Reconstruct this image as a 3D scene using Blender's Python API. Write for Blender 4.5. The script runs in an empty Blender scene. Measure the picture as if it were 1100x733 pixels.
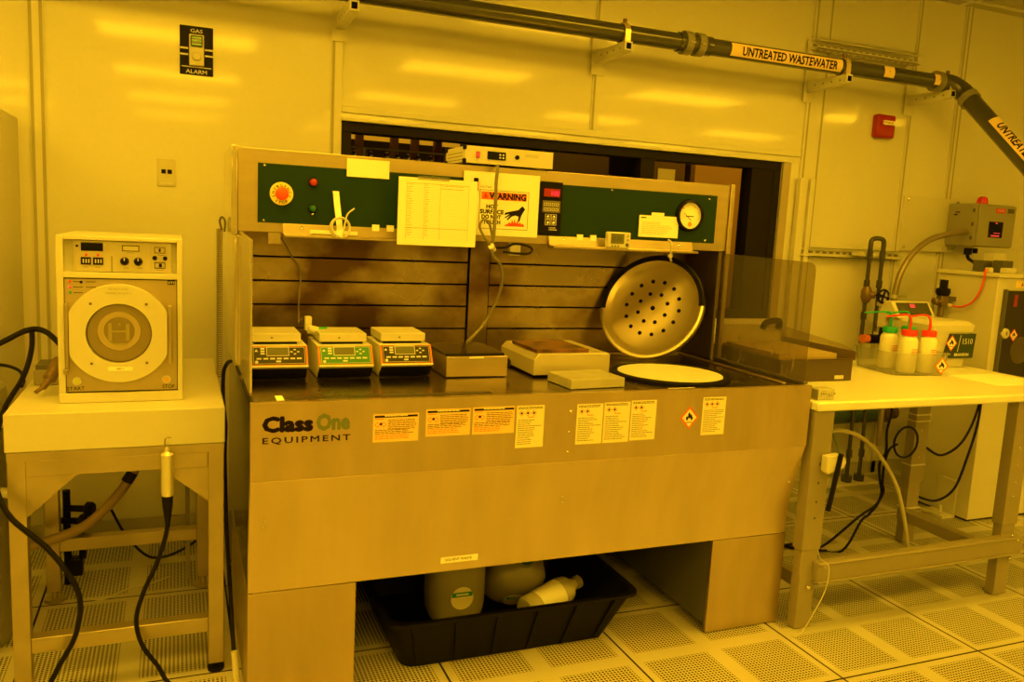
import bpy, bmesh, math, random
from mathutils import Vector, Matrix
random.seed(4)
S = bpy.context.scene
COL = S.collection
PI = math.pi
# ---------------------------------------------------------------- camera, world, exposure
cd = bpy.data.cameras.new('camera'); cam = bpy.data.objects.new('camera', cd); COL.objects.link(cam)
cd.sensor_width = 36.0; cd.lens = 885.70 / 1100 * 36.0; cd.clip_start = .05; cd.clip_end = 60
_r = Vector((0.92683625, -0.37201982, 0.05075184)); _d = Vector((-0.00533346, -0.14820415, -0.98894241)); _f = Vector((0.37542795, 0.91631697, -0.13934512))
m = Matrix((_r, -_d, -_f)).transposed().to_4x4(); m.translation = Vector((-0.76953, -2.49478, 1.39839))
cam.matrix_world = m; S.camera = cam
S.view_settings.view_transform = 'Standard'; S.view_settings.look = 'None'
S.view_settings.gamma = 1.0; S.view_settings.use_curve_mapping = False
S.view_settings.exposure = 0.0
LAMP = 16.4                      # strength of the amber fluorescent diffusers
AMBER = (1.0, 0.52, 0.014)
w = bpy.data.worlds.new('world'); S.world = w; w.use_nodes = True
w.node_tree.nodes['Background'].inputs[0].default_value = (.5, .25, .008, 1)
w.node_tree.nodes['Background'].inputs[1].default_value = .02

# ---------------------------------------------------------------- materials
MATS = {}
def mat(name, col, rough=.5, metal=0., emit=None, estr=0., coat=0., var=0., scale=8., stretch=(1, 1, 1), spec=.5, bump=0., coatr=.05, vcol=None, vlo=.4, vhi=.7, aniso=0, rvar=0.):
    if name in MATS: return MATS[name]
    M = bpy.data.materials.new(name); M.use_nodes = True; nt = M.node_tree; b = nt.nodes['Principled BSDF']
    b.inputs['Base Color'].default_value = (*col, 1); b.inputs['Roughness'].default_value = rough
    b.inputs['Metallic'].default_value = metal; b.inputs['Specular IOR Level'].default_value = spec
    b.inputs['Coat Weight'].default_value = coat; b.inputs['Coat Roughness'].default_value = coatr
    if aniso: b.inputs['Anisotropic'].default_value = aniso
    if emit: b.inputs['Emission Color'].default_value = (*emit, 1); b.inputs['Emission Strength'].default_value = estr
    if var or bump or vcol or rvar:
        tc = nt.nodes.new('ShaderNodeTexCoord'); mp = nt.nodes.new('ShaderNodeMapping'); mp.inputs['Scale'].default_value = stretch
        nt.links.new(tc.outputs['Object'], mp.inputs[0])
        nz = nt.nodes.new('ShaderNodeTexNoise'); nz.inputs['Scale'].default_value = scale; nz.inputs['Detail'].default_value = 5
        nt.links.new(mp.outputs[0], nz.inputs[0])
        rp = nt.nodes.new('ShaderNodeMapRange'); rp.inputs[1].default_value = vlo if vcol else .3; rp.inputs[2].default_value = vhi if vcol else .7
        nt.links.new(nz.outputs['Fac'], rp.inputs[0])
        if var or vcol:
            mx = nt.nodes.new('ShaderNodeMix'); mx.data_type = 'RGBA'
            nt.links.new(rp.outputs[0], mx.inputs[0])
            c2 = vcol if vcol else tuple(c * (1 - var) for c in col)
            mx.inputs[6].default_value = (*col, 1); mx.inputs[7].default_value = (*c2, 1)
            nt.links.new(mx.outputs[2], b.inputs['Base Color'])
        if rvar:
            r2 = nt.nodes.new('ShaderNodeMapRange'); r2.inputs[1].default_value = .3; r2.inputs[2].default_value = .7
            r2.inputs[3].default_value = rough - rvar; r2.inputs[4].default_value = rough + rvar
            nt.links.new(nz.outputs['Fac'], r2.inputs[0]); nt.links.new(r2.outputs[0], b.inputs['Roughness'])
        if bump:
            bp_ = nt.nodes.new('ShaderNodeBump'); bp_.inputs['Strength'].default_value = bump; bp_.inputs['Distance'].default_value = .002
            nt.links.new(nz.outputs['Fac'], bp_.inputs['Height']); nt.links.new(bp_.outputs[0], b.inputs['Normal'])
    MATS[name] = M; return M
def clear_mat(name, tint, gloss=.08, dirt=0., dcol=(.5, .5, .5), rough=.02, streak=False):
    M = bpy.data.materials.new(name); M.use_nodes = True; nt = M.node_tree; nt.nodes.clear()
    out = nt.nodes.new('ShaderNodeOutputMaterial'); tr = nt.nodes.new('ShaderNodeBsdfTransparent'); tr.inputs[0].default_value = (*tint, 1)
    gl = nt.nodes.new('ShaderNodeBsdfGlossy'); gl.inputs['Roughness'].default_value = rough
    fr = nt.nodes.new('ShaderNodeLayerWeight'); fr.inputs[0].default_value = gloss
    mx = nt.nodes.new('ShaderNodeMixShader'); nt.links.new(fr.outputs['Fresnel'], mx.inputs[0]); nt.links.new(tr.outputs[0], mx.inputs[1]); nt.links.new(gl.outputs[0], mx.inputs[2])
    last = mx
    if dirt:
        df = nt.nodes.new('ShaderNodeBsdfDiffuse'); df.inputs[0].default_value = (*dcol, 1)
        m2 = nt.nodes.new('ShaderNodeMixShader'); m2.inputs[0].default_value = dirt
        nt.links.new(last.outputs[0], m2.inputs[1]); nt.links.new(df.outputs[0], m2.inputs[2]); last = m2
        if streak:
            tc = nt.nodes.new('ShaderNodeTexCoord'); mp = nt.nodes.new('ShaderNodeMapping'); mp.inputs['Scale'].default_value = (1, 9, 1.6)
            nz = nt.nodes.new('ShaderNodeTexNoise'); nz.inputs['Scale'].default_value = 9; nz.inputs['Detail'].default_value = 8; nz.inputs['Distortion'].default_value = .6
            sx = nt.nodes.new('ShaderNodeSeparateXYZ'); zr = nt.nodes.new('ShaderNodeMapRange'); zr.inputs[1].default_value = 1.12; zr.inputs[2].default_value = .96
            rp = nt.nodes.new('ShaderNodeMapRange'); rp.inputs[1].default_value = .60; rp.inputs[2].default_value = .74; rp.inputs[4].default_value = .6
            ml = nt.nodes.new('ShaderNodeMath'); ml.operation = 'MULTIPLY'; ad = nt.nodes.new('ShaderNodeMath'); ad.operation = 'ADD'; ad.inputs[1].default_value = dirt
            nt.links.new(tc.outputs['Object'], mp.inputs[0]); nt.links.new(mp.outputs[0], nz.inputs[0]); nt.links.new(nz.outputs['Fac'], rp.inputs[0])
            nt.links.new(tc.outputs['Object'], sx.inputs[0]); nt.links.new(sx.outputs[2], zr.inputs[0])
            nt.links.new(rp.outputs[0], ml.inputs[0]); nt.links.new(zr.outputs[0], ml.inputs[1]); nt.links.new(ml.outputs[0], ad.inputs[0]); nt.links.new(ad.outputs[0], m2.inputs[0])
    nt.links.new(last.outputs[0], out.inputs[0]); MATS[name] = M; return M

WALL = mat('wall_panel_paint', (.78, .78, .76), .40, coat=.8, coatr=.055, spec=.3)
ROOM = mat('room_paint', (.34, .34, .33), .5)
TRIM = mat('wall_trim_paint', (.76, .76, .74), .35)
GROOVE_SHADE = mat('wall_groove_shade', (.42, .41, .38), .6)
WHITE = mat('white_plastic', (.65, .64, .60), .35, spec=.5)
CREAM = mat('cream_enamel', (.66, .65, .60), .38)
PAPER = mat('paper', (.97, .97, .95), .8, spec=.2)
INK = mat('ink', (.015, .012, .01), .8, spec=.1)
INKG = mat('ink_faint', (.30, .30, .28), .8)
INKR = mat('ink_red', (.80, .10, .04), .6)
BLACK = mat('black_plastic', (.008, .007, .006), .42, spec=.12)
RUBBER = mat('black_rubber', (.008, .007, .006), .5, spec=.14)
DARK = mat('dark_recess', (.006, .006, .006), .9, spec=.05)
DBRONZE = mat('dark_window_metal', (.013, .010, .007), .5, spec=.15)
SS = mat('brushed_steel', (.56, .48, .37), .36, metal=.95, var=.18, scale=3.5, stretch=(1, 1, 6), rvar=.05)
SSF = mat('brushed_steel_front', (.60, .49, .36), .34, metal=.9, var=.16, scale=5, stretch=(2.2, 1, .5), rvar=.06)
SSD = mat('steel_worktop', (.34, .29, .23), .22, metal=1., var=.25, scale=4, rvar=.07)
SSB = mat('steel_stained', (.44, .36, .26), .30, metal=.95, vcol=(.13, .075, .035), scale=2.6, vlo=.46, vhi=.62, stretch=(1, 1, 1.3), rvar=.08)
SSG = mat('steel_side_gloss', (.16, .15, .14), .16, metal=1.)
SST = mat('steel_tube', (.55, .48, .37), .34, metal=.9, var=.2, scale=9)
ALU = mat('cast_aluminium', (.66, .65, .62), .5, metal=.6, var=.15, scale=14)
CHROME = mat('chrome', (.8, .8, .78), .12, metal=1.)
GREEN = mat('dark_green_panel', (.008, .035, .02), .5, spec=.2)
GREY = mat('grey_paint', (.30, .27, .22), .45, var=.08, scale=6)
GREYD = mat('grey_paint_dark', (.10, .10, .095), .5)
RED = mat('red_plastic', (.80, .04, .02), .35)
REDD = mat('dark_red_plastic', (.45, .03, .02), .3)
ORANGE = mat('orange_edge', (.85, .22, .03), .5)
GCAP = mat('green_cap_plastic', (.02, .42, .20), .4)
PIPE = mat('dark_pipe', (.06, .06, .055), .22, coat=.5)
BRASS = mat('bronze_valve', (.22, .15, .09), .4, metal=.5)
HOSE = mat('brown_hose', (.30, .22, .13), .4)
POLY = mat('milky_polyethylene', (.27, .25, .19), .45)
LEDR = mat('red_led', (.3, .0, .0), .5, emit=(1, .02, .05), estr=1.5)
LED = mat('red_glow', (.5, .03, .02), .5, emit=(1, .08, .05), estr=.6)
LCD = mat('lcd_screen', (.16, .17, .13), .25)
PLATE = mat('plate_metal', (.72, .71, .68), .45, metal=.3)
WAFER = mat('white_disc', (.88, .88, .85), .30)
POLISH = mat('polished_steel', (.80, .74, .64), .16, metal=.9)
PLATEB = mat('bright_front_steel', (.50, .43, .32), .45, metal=.6, var=.12, scale=7)
KEY = mat('key_pale', (.75, .74, .68), .5)
AMBERW = mat('corridor_orange_wall', (.36, .24, .16), .6)
GLASS = clear_mat('window_glass', (.93, .93, .93), .06)
SHIELD = clear_mat('smoked_shield', (.74, .70, .62), .08, .14, (.40, .38, .33), .08, streak=True)
SHIELDC = clear_mat('clear_shield', (.88, .88, .86), .18, .08, (.6, .6, .6), .10)
SMOKE = clear_mat('smoked_lid', (.92, .87, .78), .08, .10, (.3, .29, .27), .05)
CLEARP = clear_mat('clear_bin_plastic', (.88, .88, .86), .15, .13, (.85, .85, .82), .12)
DKGLASS = clear_mat('dark_cabinet_window', (.20, .18, .16), .16)

def floor_mat():
    M = bpy.data.materials.new('perforated_floor_tiles'); M.use_nodes = True; nt = M.node_tree; b = nt.nodes['Principled BSDF']
    L = nt.links.new
    def mth(op, a, bb=None, c=None):
        n = nt.nodes.new('ShaderNodeMath'); n.operation = op
        for i, v in enumerate((a, bb, c)):
            if v is None: continue
            if isinstance(v, (int, float)): n.inputs[i].default_value = v
            else: L(v, n.inputs[i])
        return n.outputs[0]
    tc = nt.nodes.new('ShaderNodeTexCoord'); sp = nt.nodes.new('ShaderNodeSeparateXYZ'); L(tc.outputs['Object'], sp.inputs[0])
    T = .61; hole = None; seam = None; ins = None; r2 = None
    for ax in (0, 1):
        c = mth('ADD', sp.outputs[ax], 40 * T)
        u = mth('FRACT', mth('DIVIDE', c, T))
        d = mth('MINIMUM', u, mth('SUBTRACT', 1, u))
        s = mth('LESS_THAN', d, .0058); seam = s if seam is None else mth('MAXIMUM', seam, s)
        u2 = mth('ABSOLUTE', mth('SUBTRACT', mth('FRACT', mth('MULTIPLY', u, 2)), .5))
        i = mth('LESS_THAN', u2, .40); ins = i if ins is None else mth('MULTIPLY', ins, i)
        h = mth('SUBTRACT', mth('FRACT', mth('DIVIDE', c, T / 50)), .5)
        h2 = mth('MULTIPLY', h, h); r2 = h2 if r2 is None else mth('ADD', r2, h2)
    hole = mth('MULTIPLY', mth('LESS_THAN', r2, .10), ins)
    drk = mth('MAXIMUM', hole, seam)
    nz = nt.nodes.new('ShaderNodeTexNoise'); nz.inputs['Scale'].default_value = 5; L(tc.outputs['Object'], nz.inputs[0])
    m0 = nt.nodes.new('ShaderNodeMix'); m0.data_type = 'RGBA'; L(nz.outputs['Fac'], m0.inputs[0]); m0.inputs[6].default_value = (.62, .61, .57, 1); m0.inputs[7].default_value = (.48, .47, .43, 1)
    mx = nt.nodes.new('ShaderNodeMix'); mx.data_type = 'RGBA'; L(drk, mx.inputs[0]); L(m0.outputs[2], mx.inputs[6]); mx.inputs[7].default_value = (.02, .018, .012, 1)
    L(mx.outputs[2], b.inputs['Base Color']); b.inputs['Roughness'].default_value = .42
    L(mth('MULTIPLY', mth('SUBTRACT', 1, drk), .5), b.inputs['Specular IOR Level'])
    return M
FLOOR = floor_mat()

# ---------------------------------------------------------------- mesh helpers
class MB:
    def __init__(s): s.bm = bmesh.new(); s.mi = 0
    def _f(s, vs):
        try: f = s.bm.faces.new(vs); f.material_index = s.mi; return f
        except ValueError: return None
    def box(s, x0, x1, y0, y1, z0, z1, M=None):
        v = [s.bm.verts.new(Vector(p) if M is None else M @ Vector(p)) for p in ((x0, y0, z0), (x1, y0, z0), (x1, y1, z0), (x0, y1, z0), (x0, y0, z1), (x1, y0, z1), (x1, y1, z1), (x0, y1, z1))]
        for q in ((3, 2, 1, 0), (4, 5, 6, 7), (0, 1, 5, 4), (1, 2, 6, 5), (2, 3, 7, 6), (3, 0, 4, 7)): s._f([v[i] for i in q])
        return s
    def prism(s, pts, a, b, axis='x'):
        """closed polygon pts extruded from a to b along axis. x: pts=(y,z); y: pts=(x,z); z: pts=(x,y)"""
        def P(p, t): return {'x': (t, p[0], p[1]), 'y': (p[0], t, p[1]), 'z': (p[0], p[1], t)}[axis]
        A = [s.bm.verts.new(P(p, a)) for p in pts]; B_ = [s.bm.verts.new(P(p, b)) for p in pts]
        n = len(pts); s._f(A); s._f(B_[::-1])
        for i in range(n): s._f([A[i], A[(i + 1) % n], B_[(i + 1) % n], B_[i]])
        return s
    def loft(s, rings, cap=True):
        R = [[s.bm.verts.new(p) for p in r] for r in rings]
        n = len(R[0])
        for a, b in zip(R, R[1:]):
            for i in range(n): s._f([a[i], a[(i + 1) % n], b[(i + 1) % n], b[i]])
        if cap: s._f(R[0][::-1]); s._f(R[-1])
        return s
    def cyl(s, p0, p1, r0, r1=None, n=24):
        p0, p1 = Vector(p0), Vector(p1); r1 = r0 if r1 is None else r1
        d = (p1 - p0).normalized(); u = d.orthogonal().normalized(); v = d.cross(u)
        return s.loft([[p + (u * math.cos(t) + v * math.sin(t)) * r for t in [2 * PI * i / n for i in range(n)]] for p, r in ((p0, r0), (p1, r1))])
    def lathe(s, prof, o, d=(0, 0, 1), n=36, cap=False):
        """prof = [(r, h)...] around axis d from o"""
        o = Vector(o); d = Vector(d).normalized(); u = d.orthogonal().normalized(); v = d.cross(u)
        return s.loft([[o + d * h + (u * math.cos(t) + v * math.sin(t)) * max(r, 1e-4) for t in [2 * PI * i / n for i in range(n)]] for r, h in prof], cap)
    def tube(s, pts, r, n=8, smooth=True, k=6):
        P = [Vector(p) for p in pts]
        if smooth and len(P) > 2:
            Q = [P[0] * 2 - P[1]] + P + [P[-1] * 2 - P[-2]]; out = []
            for i in range(1, len(Q) - 2):
                a, b, c, d = Q[i - 1:i + 3]
                for j in range(k):
                    t = j / k
                    out.append(.5 * ((2 * b) + (-a + c) * t + (2 * a - 5 * b + 4 * c - d) * t * t + (-a + 3 * b - 3 * c + d) * t ** 3))
            out.append(P[-1]); P = out
        rings = []; u = None
        for i, p in enumerate(P):
            d = (P[min(i + 1, len(P) - 1)] - P[max(i - 1, 0)]).normalized()
            u = d.orthogonal().normalized() if u is None else (u - d * u.dot(d)).normalized()
            v = d.cross(u); rr = r[i * (len(r) - 1) // max(1, len(P) - 1)] if isinstance(r, (list, tuple)) else r
            rings.append([p + (u * math.cos(t) + v * math.sin(t)) * rr for t in [2 * PI * q / n for q in range(n)]])
        return s.loft(rings)
    def frame(s, x0, x1, z0, z1, y0, y1, t):
        s.box(x0, x1, y0, y1, z0, z0 + t); s.box(x0, x1, y0, y1, z1 - t, z1); s.box(x0, x0 + t, y0, y1, z0 + t, z1 - t); s.box(x1 - t, x1, y0, y1, z0 + t, z1 - t); return s
def obj(name, mb, mats, parent=None, bevel=0., label=None, kind=None, M=None):
    me = bpy.data.meshes.new(name)
    if M is not None: mb.bm.transform(M)
    bmesh.ops.recalc_face_normals(mb.bm, faces=mb.bm.faces[:]); mb.bm.to_mesh(me); mb.bm.free()
    for q in (mats if isinstance(mats, (list, tuple)) else [mats]): me.materials.append(q)
    me.shade_smooth(); me.set_sharp_from_angle(angle=math.radians(35))
    o = bpy.data.objects.new(name, me); COL.objects.link(o)
    if bevel:
        b = o.modifiers.new('bevel', 'BEVEL'); b.width = bevel; b.segments = 2; b.limit_method = 'ANGLE'; b.angle_limit = math.radians(40)
    if parent is not None:
        o.parent = parent
        W = Matrix.Identity(4); q = parent
        while q is not None:
            W = Matrix.LocRotScale(q.location, q.rotation_euler, q.scale) @ W if q.parent is None else q.matrix_parent_inverse @ Matrix.Translation((0, 0, 0)) @ W
            q = q.parent
        if parent.parent is None: o.matrix_parent_inverse = W.inverted()
    if label: o['label'] = label
    if kind: o['kind'] = kind
    return o
def tag(o, label, cat, group=None):
    o['label'] = label; o['category'] = cat
    if group: o['group'] = group
    return o
def thing(name, label, cat, loc=(0, 0, 0), group=None):
    o = bpy.data.objects.new(name, None); COL.objects.link(o); o.location = loc; o.empty_display_size = .05
    return tag(o, label, cat, group)
def struct(name, mb, mats, parent=None, bevel=0):
    o = obj(name, mb, mats, parent, bevel)
    if parent is None: o['kind'] = 'structure'
    return o
def text_mb(s, x, y, z, h, width=None, bold=0., align='LEFT', spacing=1., M=None, depth=.0003):
    """lettering facing -y, cap height h, lower left (or centre) at x,z, front surface at y"""
    c = bpy.data.curves.new('t', 'FONT'); c.body = s; c.size = 1; c.align_x = align; c.space_character = spacing; c.resolution_u = 2
    o = bpy.data.objects.new('t', c); COL.objects.link(o); bpy.context.view_layer.update()
    dg = bpy.context.evaluated_depsgraph_get(); me = bpy.data.meshes.new_from_object(o.evaluated_get(dg))
    bpy.data.objects.remove(o); bpy.data.curves.remove(c)
    mb = MB(); mb.bm.from_mesh(me); bpy.data.meshes.remove(me)
    xs = [v.co.x for v in mb.bm.verts]; k = h / .70
    kx = (width / (max(xs) - min(xs))) if width else k
    x_off = min(xs) if align == 'LEFT' else 0
    for v in mb.bm.verts: v.co = Vector((x + (v.co.x - x_off) * kx, y, z + v.co.y * k))
    r = bmesh.ops.extrude_face_region(mb.bm, geom=mb.bm.faces[:])
    for v in r['geom']:
        if isinstance(v, bmesh.types.BMVert): v.co.y -= depth
    if bold:
        me = bpy.data.meshes.new('b'); mb.bm.to_mesh(me)
        for q, q2 in ((-1, 0), (1, 0), (0, 1), (0, -1), (.7, .7), (-.7, .7), (.7, -.7), (-.7, -.7)):
            n0 = len(mb.bm.verts); mb.bm.from_mesh(me); mb.bm.verts.ensure_lookup_table()
            for v in mb.bm.verts[n0:]: v.co.x += q * bold * kx * .9; v.co.z += q2 * bold * k * .9; v.co.y += (q + q2 * .37) * .00003
        bpy.data.meshes.remove(me)
    if M is not None: mb.bm.transform(M)
    return mb
def scribble(mb, x0, x1, z0, z1, y, rows, t=.0012, full=.7, seed=1, slope=0.):
    """rows of tiny print too small to read"""
    rr = random.Random(seed)
    for i in range(rows):
        z = z1 - (i + .5) * (z1 - z0) / rows; x = x0; end = x0 + (x1 - x0) * (full + rr.random() * (1 - full))
        while x < end:
            l = min(rr.uniform(.006, .02) * (x1 - x0) / .12, end - x); mb.box(x, x + l, y - .0003, y, z, z + t); x += l + (x1 - x0) * .02
    return mb
def superring(cx, cy, z, rx, ry, e=3., n=32, M=None):
    out = []
    for i in range(n):
        t = 2 * PI * i / n; c, s_ = math.cos(t), math.sin(t)
        p = Vector((cx + rx * math.copysign(abs(c) ** (2 / e), c), cy + ry * math.copysign(abs(s_) ** (2 / e), s_), z)); out.append(M @ p if M is not None else p)
    return out
def copy_tree(o, dloc, parent=None):
    c = o.copy(); COL.objects.link(c)
    if parent is None: c.location = Vector(o.location) + Vector(dloc)
    else: c.parent = parent; c.matrix_parent_inverse = o.matrix_parent_inverse.copy()
    for ch in list(o.children): copy_tree(ch, dloc, c)
    return c

# ================================================================ THE SETTING
WY = 1.23; CZ = 2.80
X0, X1, Y0 = -3.4, 7.4, -9.8
struct('floor', MB().box(X0, X1, Y0, 5.2, -.05, 0), FLOOR)
mb = MB(); mb.box(X0, X1, Y0, WY, CZ, CZ + .05)
CEIL = mat('ceiling_tiles', (.50, .50, .48), .7)
struct('ceiling', mb, CEIL)
mb = MB()
xx = 1.02 - 1.22 * 4
while xx < X1:
    mb.box(xx - .012, xx + .012, Y0, WY, CZ - .008, CZ); xx += 1.22
yy = 1.13
while yy > Y0: mb.box(X0, X1, yy - .012, yy + .012, CZ - .006, CZ); yy -= .61
struct('trim_1', mb, TRIM)
WX0, WX1, WZ0, WZ1 = -.101, 2.30, .95, 1.812
mb = MB()
mb.box(X0, WX0, WY, WY + .12, 0, CZ); mb.box(WX1, X1, WY, WY + .12, 0, CZ)
mb.box(WX0, WX1, WY, WY + .12, 0, WZ0); mb.box(WX0, WX1, WY, WY + .12, WZ1, CZ)
struct('wall_back', mb, WALL)
struct('wall_left', MB().box(X0 - .1, X0, Y0, WY + .12, 0, CZ), ROOM)
struct('wall_right', MB().box(X1, X1 + .1, Y0, WY + .12, 0, CZ), ROOM)
struct('wall_front', MB().box(X0, X1, Y0 - .1, Y0, 0, CZ), ROOM)
def batten(i, x0, x1, z0=0., z1=CZ, grooves=(), t=.010):
    mb = MB(); mb.box(x0, x1, WY - t, WY, z0, z1); mb.mi = 1
    for g in grooves: mb.box(g - .006, g + .006, WY - t - .0008, WY - t + .001, z0, z1)  # flat strips, the shade of the recesses is put into their darker colour
    struct('trim_%d' % i, mb, [TRIM, GROOVE_SHADE], bevel=.002)
batten(2, -1.292, -1.238, grooves=(-1.283, -1.247))
batten(3, -.150, -.104, grooves=(-.142,), t=.008)
batten(4, 1.108, 1.152, z0=WZ1 + .07, grooves=(1.120,), t=.007)
batten(5, 2.415, 2.545, grooves=(2.433, 2.527), t=.014)
batten(6, 3.160, 3.212, grooves=(3.172,), t=.012)
batten(7, 3.523, 3.580, grooves=(3.536, 3.567), t=.010)
batten(8, 4.9, 4.95)
struct('trim_9', MB().box(WX0 - .003, 2.41, WY - .012, WY, WZ1 + .035, WZ1 + .062).box(WX0 - .003, 2.34, WY - .016, WY, WZ1 + .0, WZ1 + .016), TRIM, bevel=.003)
struct('trim_10', MB().box(2.395, 2.445, WY - .05, WY - .014, 0.02, 1.735).box(2.47, 2.50, WY - .045, WY - .014, 0.02, 1.735), TRIM, bevel=.004)
struct('trim_11', MB().box(WX1, 2.352, WY - .012, WY + .004, .9, WZ1 + .0), mat('window_casing', (.46, .40, .33), .5), bevel=.002)
struct('baseboard_back', MB().box(X0, X1, WY - .012, WY, 0, .075), mat('baseboard', (.50, .49, .46), .5))
# observation window with frame, mullions and panes
win = MB().frame(WX0, WX1, WZ0, WZ1, WY + .005, WY + .10, .045)
win = struct('window_1', win, DBRONZE, bevel=.003)
obj('mullion', MB().box(.845, .885, WY + .02, WY + .10, WZ0 + .045, WZ1 - .045), DBRONZE, win)
obj('mullion', MB().box(1.42, 1.50, WY + .01, WY + .10, WZ0 + .045, WZ1 - .045), DBRONZE, win)
obj('mullion', MB().box(2.11, 2.255, WY + .01, WY + .10, WZ0 + .045, WZ1 - .045), DBRONZE, win)
for a, b in ((WX0 + .045, .845), (.885, 1.42), (1.50, 2.11)):
    obj('pane', MB().box(a, b, WY + .058, WY + .064, WZ0 + .045, WZ1 - .045), GLASS, win)
# the dim room behind the window
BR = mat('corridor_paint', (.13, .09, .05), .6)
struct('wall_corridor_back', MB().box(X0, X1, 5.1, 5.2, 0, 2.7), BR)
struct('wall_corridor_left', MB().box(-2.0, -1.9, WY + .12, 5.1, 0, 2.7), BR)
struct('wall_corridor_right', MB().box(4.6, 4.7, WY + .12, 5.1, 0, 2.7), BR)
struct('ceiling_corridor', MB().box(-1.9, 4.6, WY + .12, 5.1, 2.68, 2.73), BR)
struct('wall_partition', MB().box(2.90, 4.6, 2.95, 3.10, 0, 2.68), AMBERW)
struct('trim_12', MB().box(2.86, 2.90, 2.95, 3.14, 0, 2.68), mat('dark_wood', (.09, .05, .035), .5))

# ---------------------------------------------------------------- ceiling lights (two-foot by four-foot amber troffers)
DIFF = mat('amber_diffuser', (.8, .8, .8), .5, emit=AMBER, estr=LAMP)
lights = []
rowname = ['above the steel bench', 'behind the photographer', 'two rows behind the photographer', 'three rows behind the photographer', 'at the rear of the room']
colname = ['far left', 'left', 'middle', 'right', 'far right']
first = None
for j, y in enumerate((-.42, -2.52, -4.62, -6.72, -8.82)):
    for i, x in enumerate((-3.0 + .06, -.75, 1.70, 4.08, 6.4)):
        if j == 0 and i > 2: continue
        if first is None:
            t = thing('ceiling_light', '', 'light', (x, y, CZ - .03))
            obj('frame', MB().box(x - .62, x + .62, y - .32, y - .29, CZ - .035, CZ - .009).box(x - .62, x + .62, y + .29, y + .32, CZ - .035, CZ - .009).box(x - .62, x - .59, y - .29, y + .29, CZ - .035, CZ - .009).box(x + .59, x + .62, y - .29, y + .29, CZ - .035, CZ - .009), TRIM, t)
            obj('diffuser', MB().box(x - .59, x + .59, y - .29, y + .29, CZ - .022, CZ - .010), DIFF, t)
            first = t; fx, fy = x, y
        else: t = copy_tree(first, (x - fx, y - fy, 0))
        t['label'] = 'amber ceiling light panel, %s one of the row %s' % (colname[i], rowname[j]); t['category'] = 'light'; t['group'] = 'ceiling lights'

# things in the dim room
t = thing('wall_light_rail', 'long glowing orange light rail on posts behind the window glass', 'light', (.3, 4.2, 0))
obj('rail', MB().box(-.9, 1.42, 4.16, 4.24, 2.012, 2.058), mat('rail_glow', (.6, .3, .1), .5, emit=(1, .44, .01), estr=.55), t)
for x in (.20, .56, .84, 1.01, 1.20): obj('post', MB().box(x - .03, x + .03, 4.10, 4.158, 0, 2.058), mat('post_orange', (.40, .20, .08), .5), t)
t = thing('glassware_shelf', 'shelf of dim green-lit glassware behind the left window pane', 'shelf', (.2, 3.6, 0))
obj('shelf', MB().box(-.7, 1.10, 3.5, 3.8, 1.745, 1.76).box(-.7, 1.10, 3.5, 3.52, 1.885, 1.895), mat('shelf_grey', (.30, .32, .26), .4), t)
obj('upright', MB().box(.46, .48, 3.49, 3.52, 0, 1.885).box(-.7, -.67, 3.49, 3.52, 0, 1.885).box(1.07, 1.10, 3.49, 3.52, 0, 1.885), mat('upright_pale', (.5, .5, .42), .3), t)
for x in (.36, .42, .54, .66, .74, .82, .90, 1.0):
    o = obj('glass_jar', MB().lathe([(.0, 0), (.027, 0), (.028, .09), (.014, .11), (.016, .12)], (x, 3.62, 1.761), n=16), CHROME); tag(o, 'small shiny jar on the dim shelf behind the left window pane', 'jar', 'jars behind the window')
t = thing('cabinet', 'dark brown wall cabinet seen through the middle window pane', 'cabinet', (1.9, 3.8, 0))
obj('body', MB().box(1.35, 2.45, 3.5, 4.0, 0, 2.12), mat('dark_cabinet', (.06, .035, .02), .5), t)
obj('door', MB().box(1.37, 1.89, 3.48, 3.5, .1, 2.10), mat('dark_cabinet_door', (.08, .045, .025), .4), t); obj('door', MB().box(1.91, 2.43, 3.48, 3.5, .1, 2.10), MATS['dark_cabinet_door'], t)
o = obj('notice_sheet', MB().box(2.56, 2.71, 2.93, 2.935, 1.72, 1.872), mat('dim_card', (.6, .6, .55), .6)); tag(o, 'pale blank notice behind the right window pane', 'sheet')
t = thing('notice_post', 'dark post carrying the pale notice behind the window', 'post', (2.6, 2.95, 0)); obj('post', MB().box(2.45, 2.80, 2.937, 3.0, 0, 1.935), MATS['dark_wood'], t)
o = obj('corridor_fill', MB().box(2.2, 4.2, 1.7, 2.2, 2.64, 2.675), mat('corridor_fill_glow', (.6, .4, .2), .5, emit=(1, .48, .01), estr=8)); tag(o, 'unseen fill panel added above the orange wall behind the window', 'light')  # added out of view to brighten the orange partition

# ================================================================ THE STEEL WET BENCH
BX0, BX1 = -.594, 1.268
FY, HY = -.285, .28
bench = thing('wet_bench', 'large stainless steel process bench with green control panel and smoked side shield', 'workbench', (.34, .2, 0))
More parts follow.
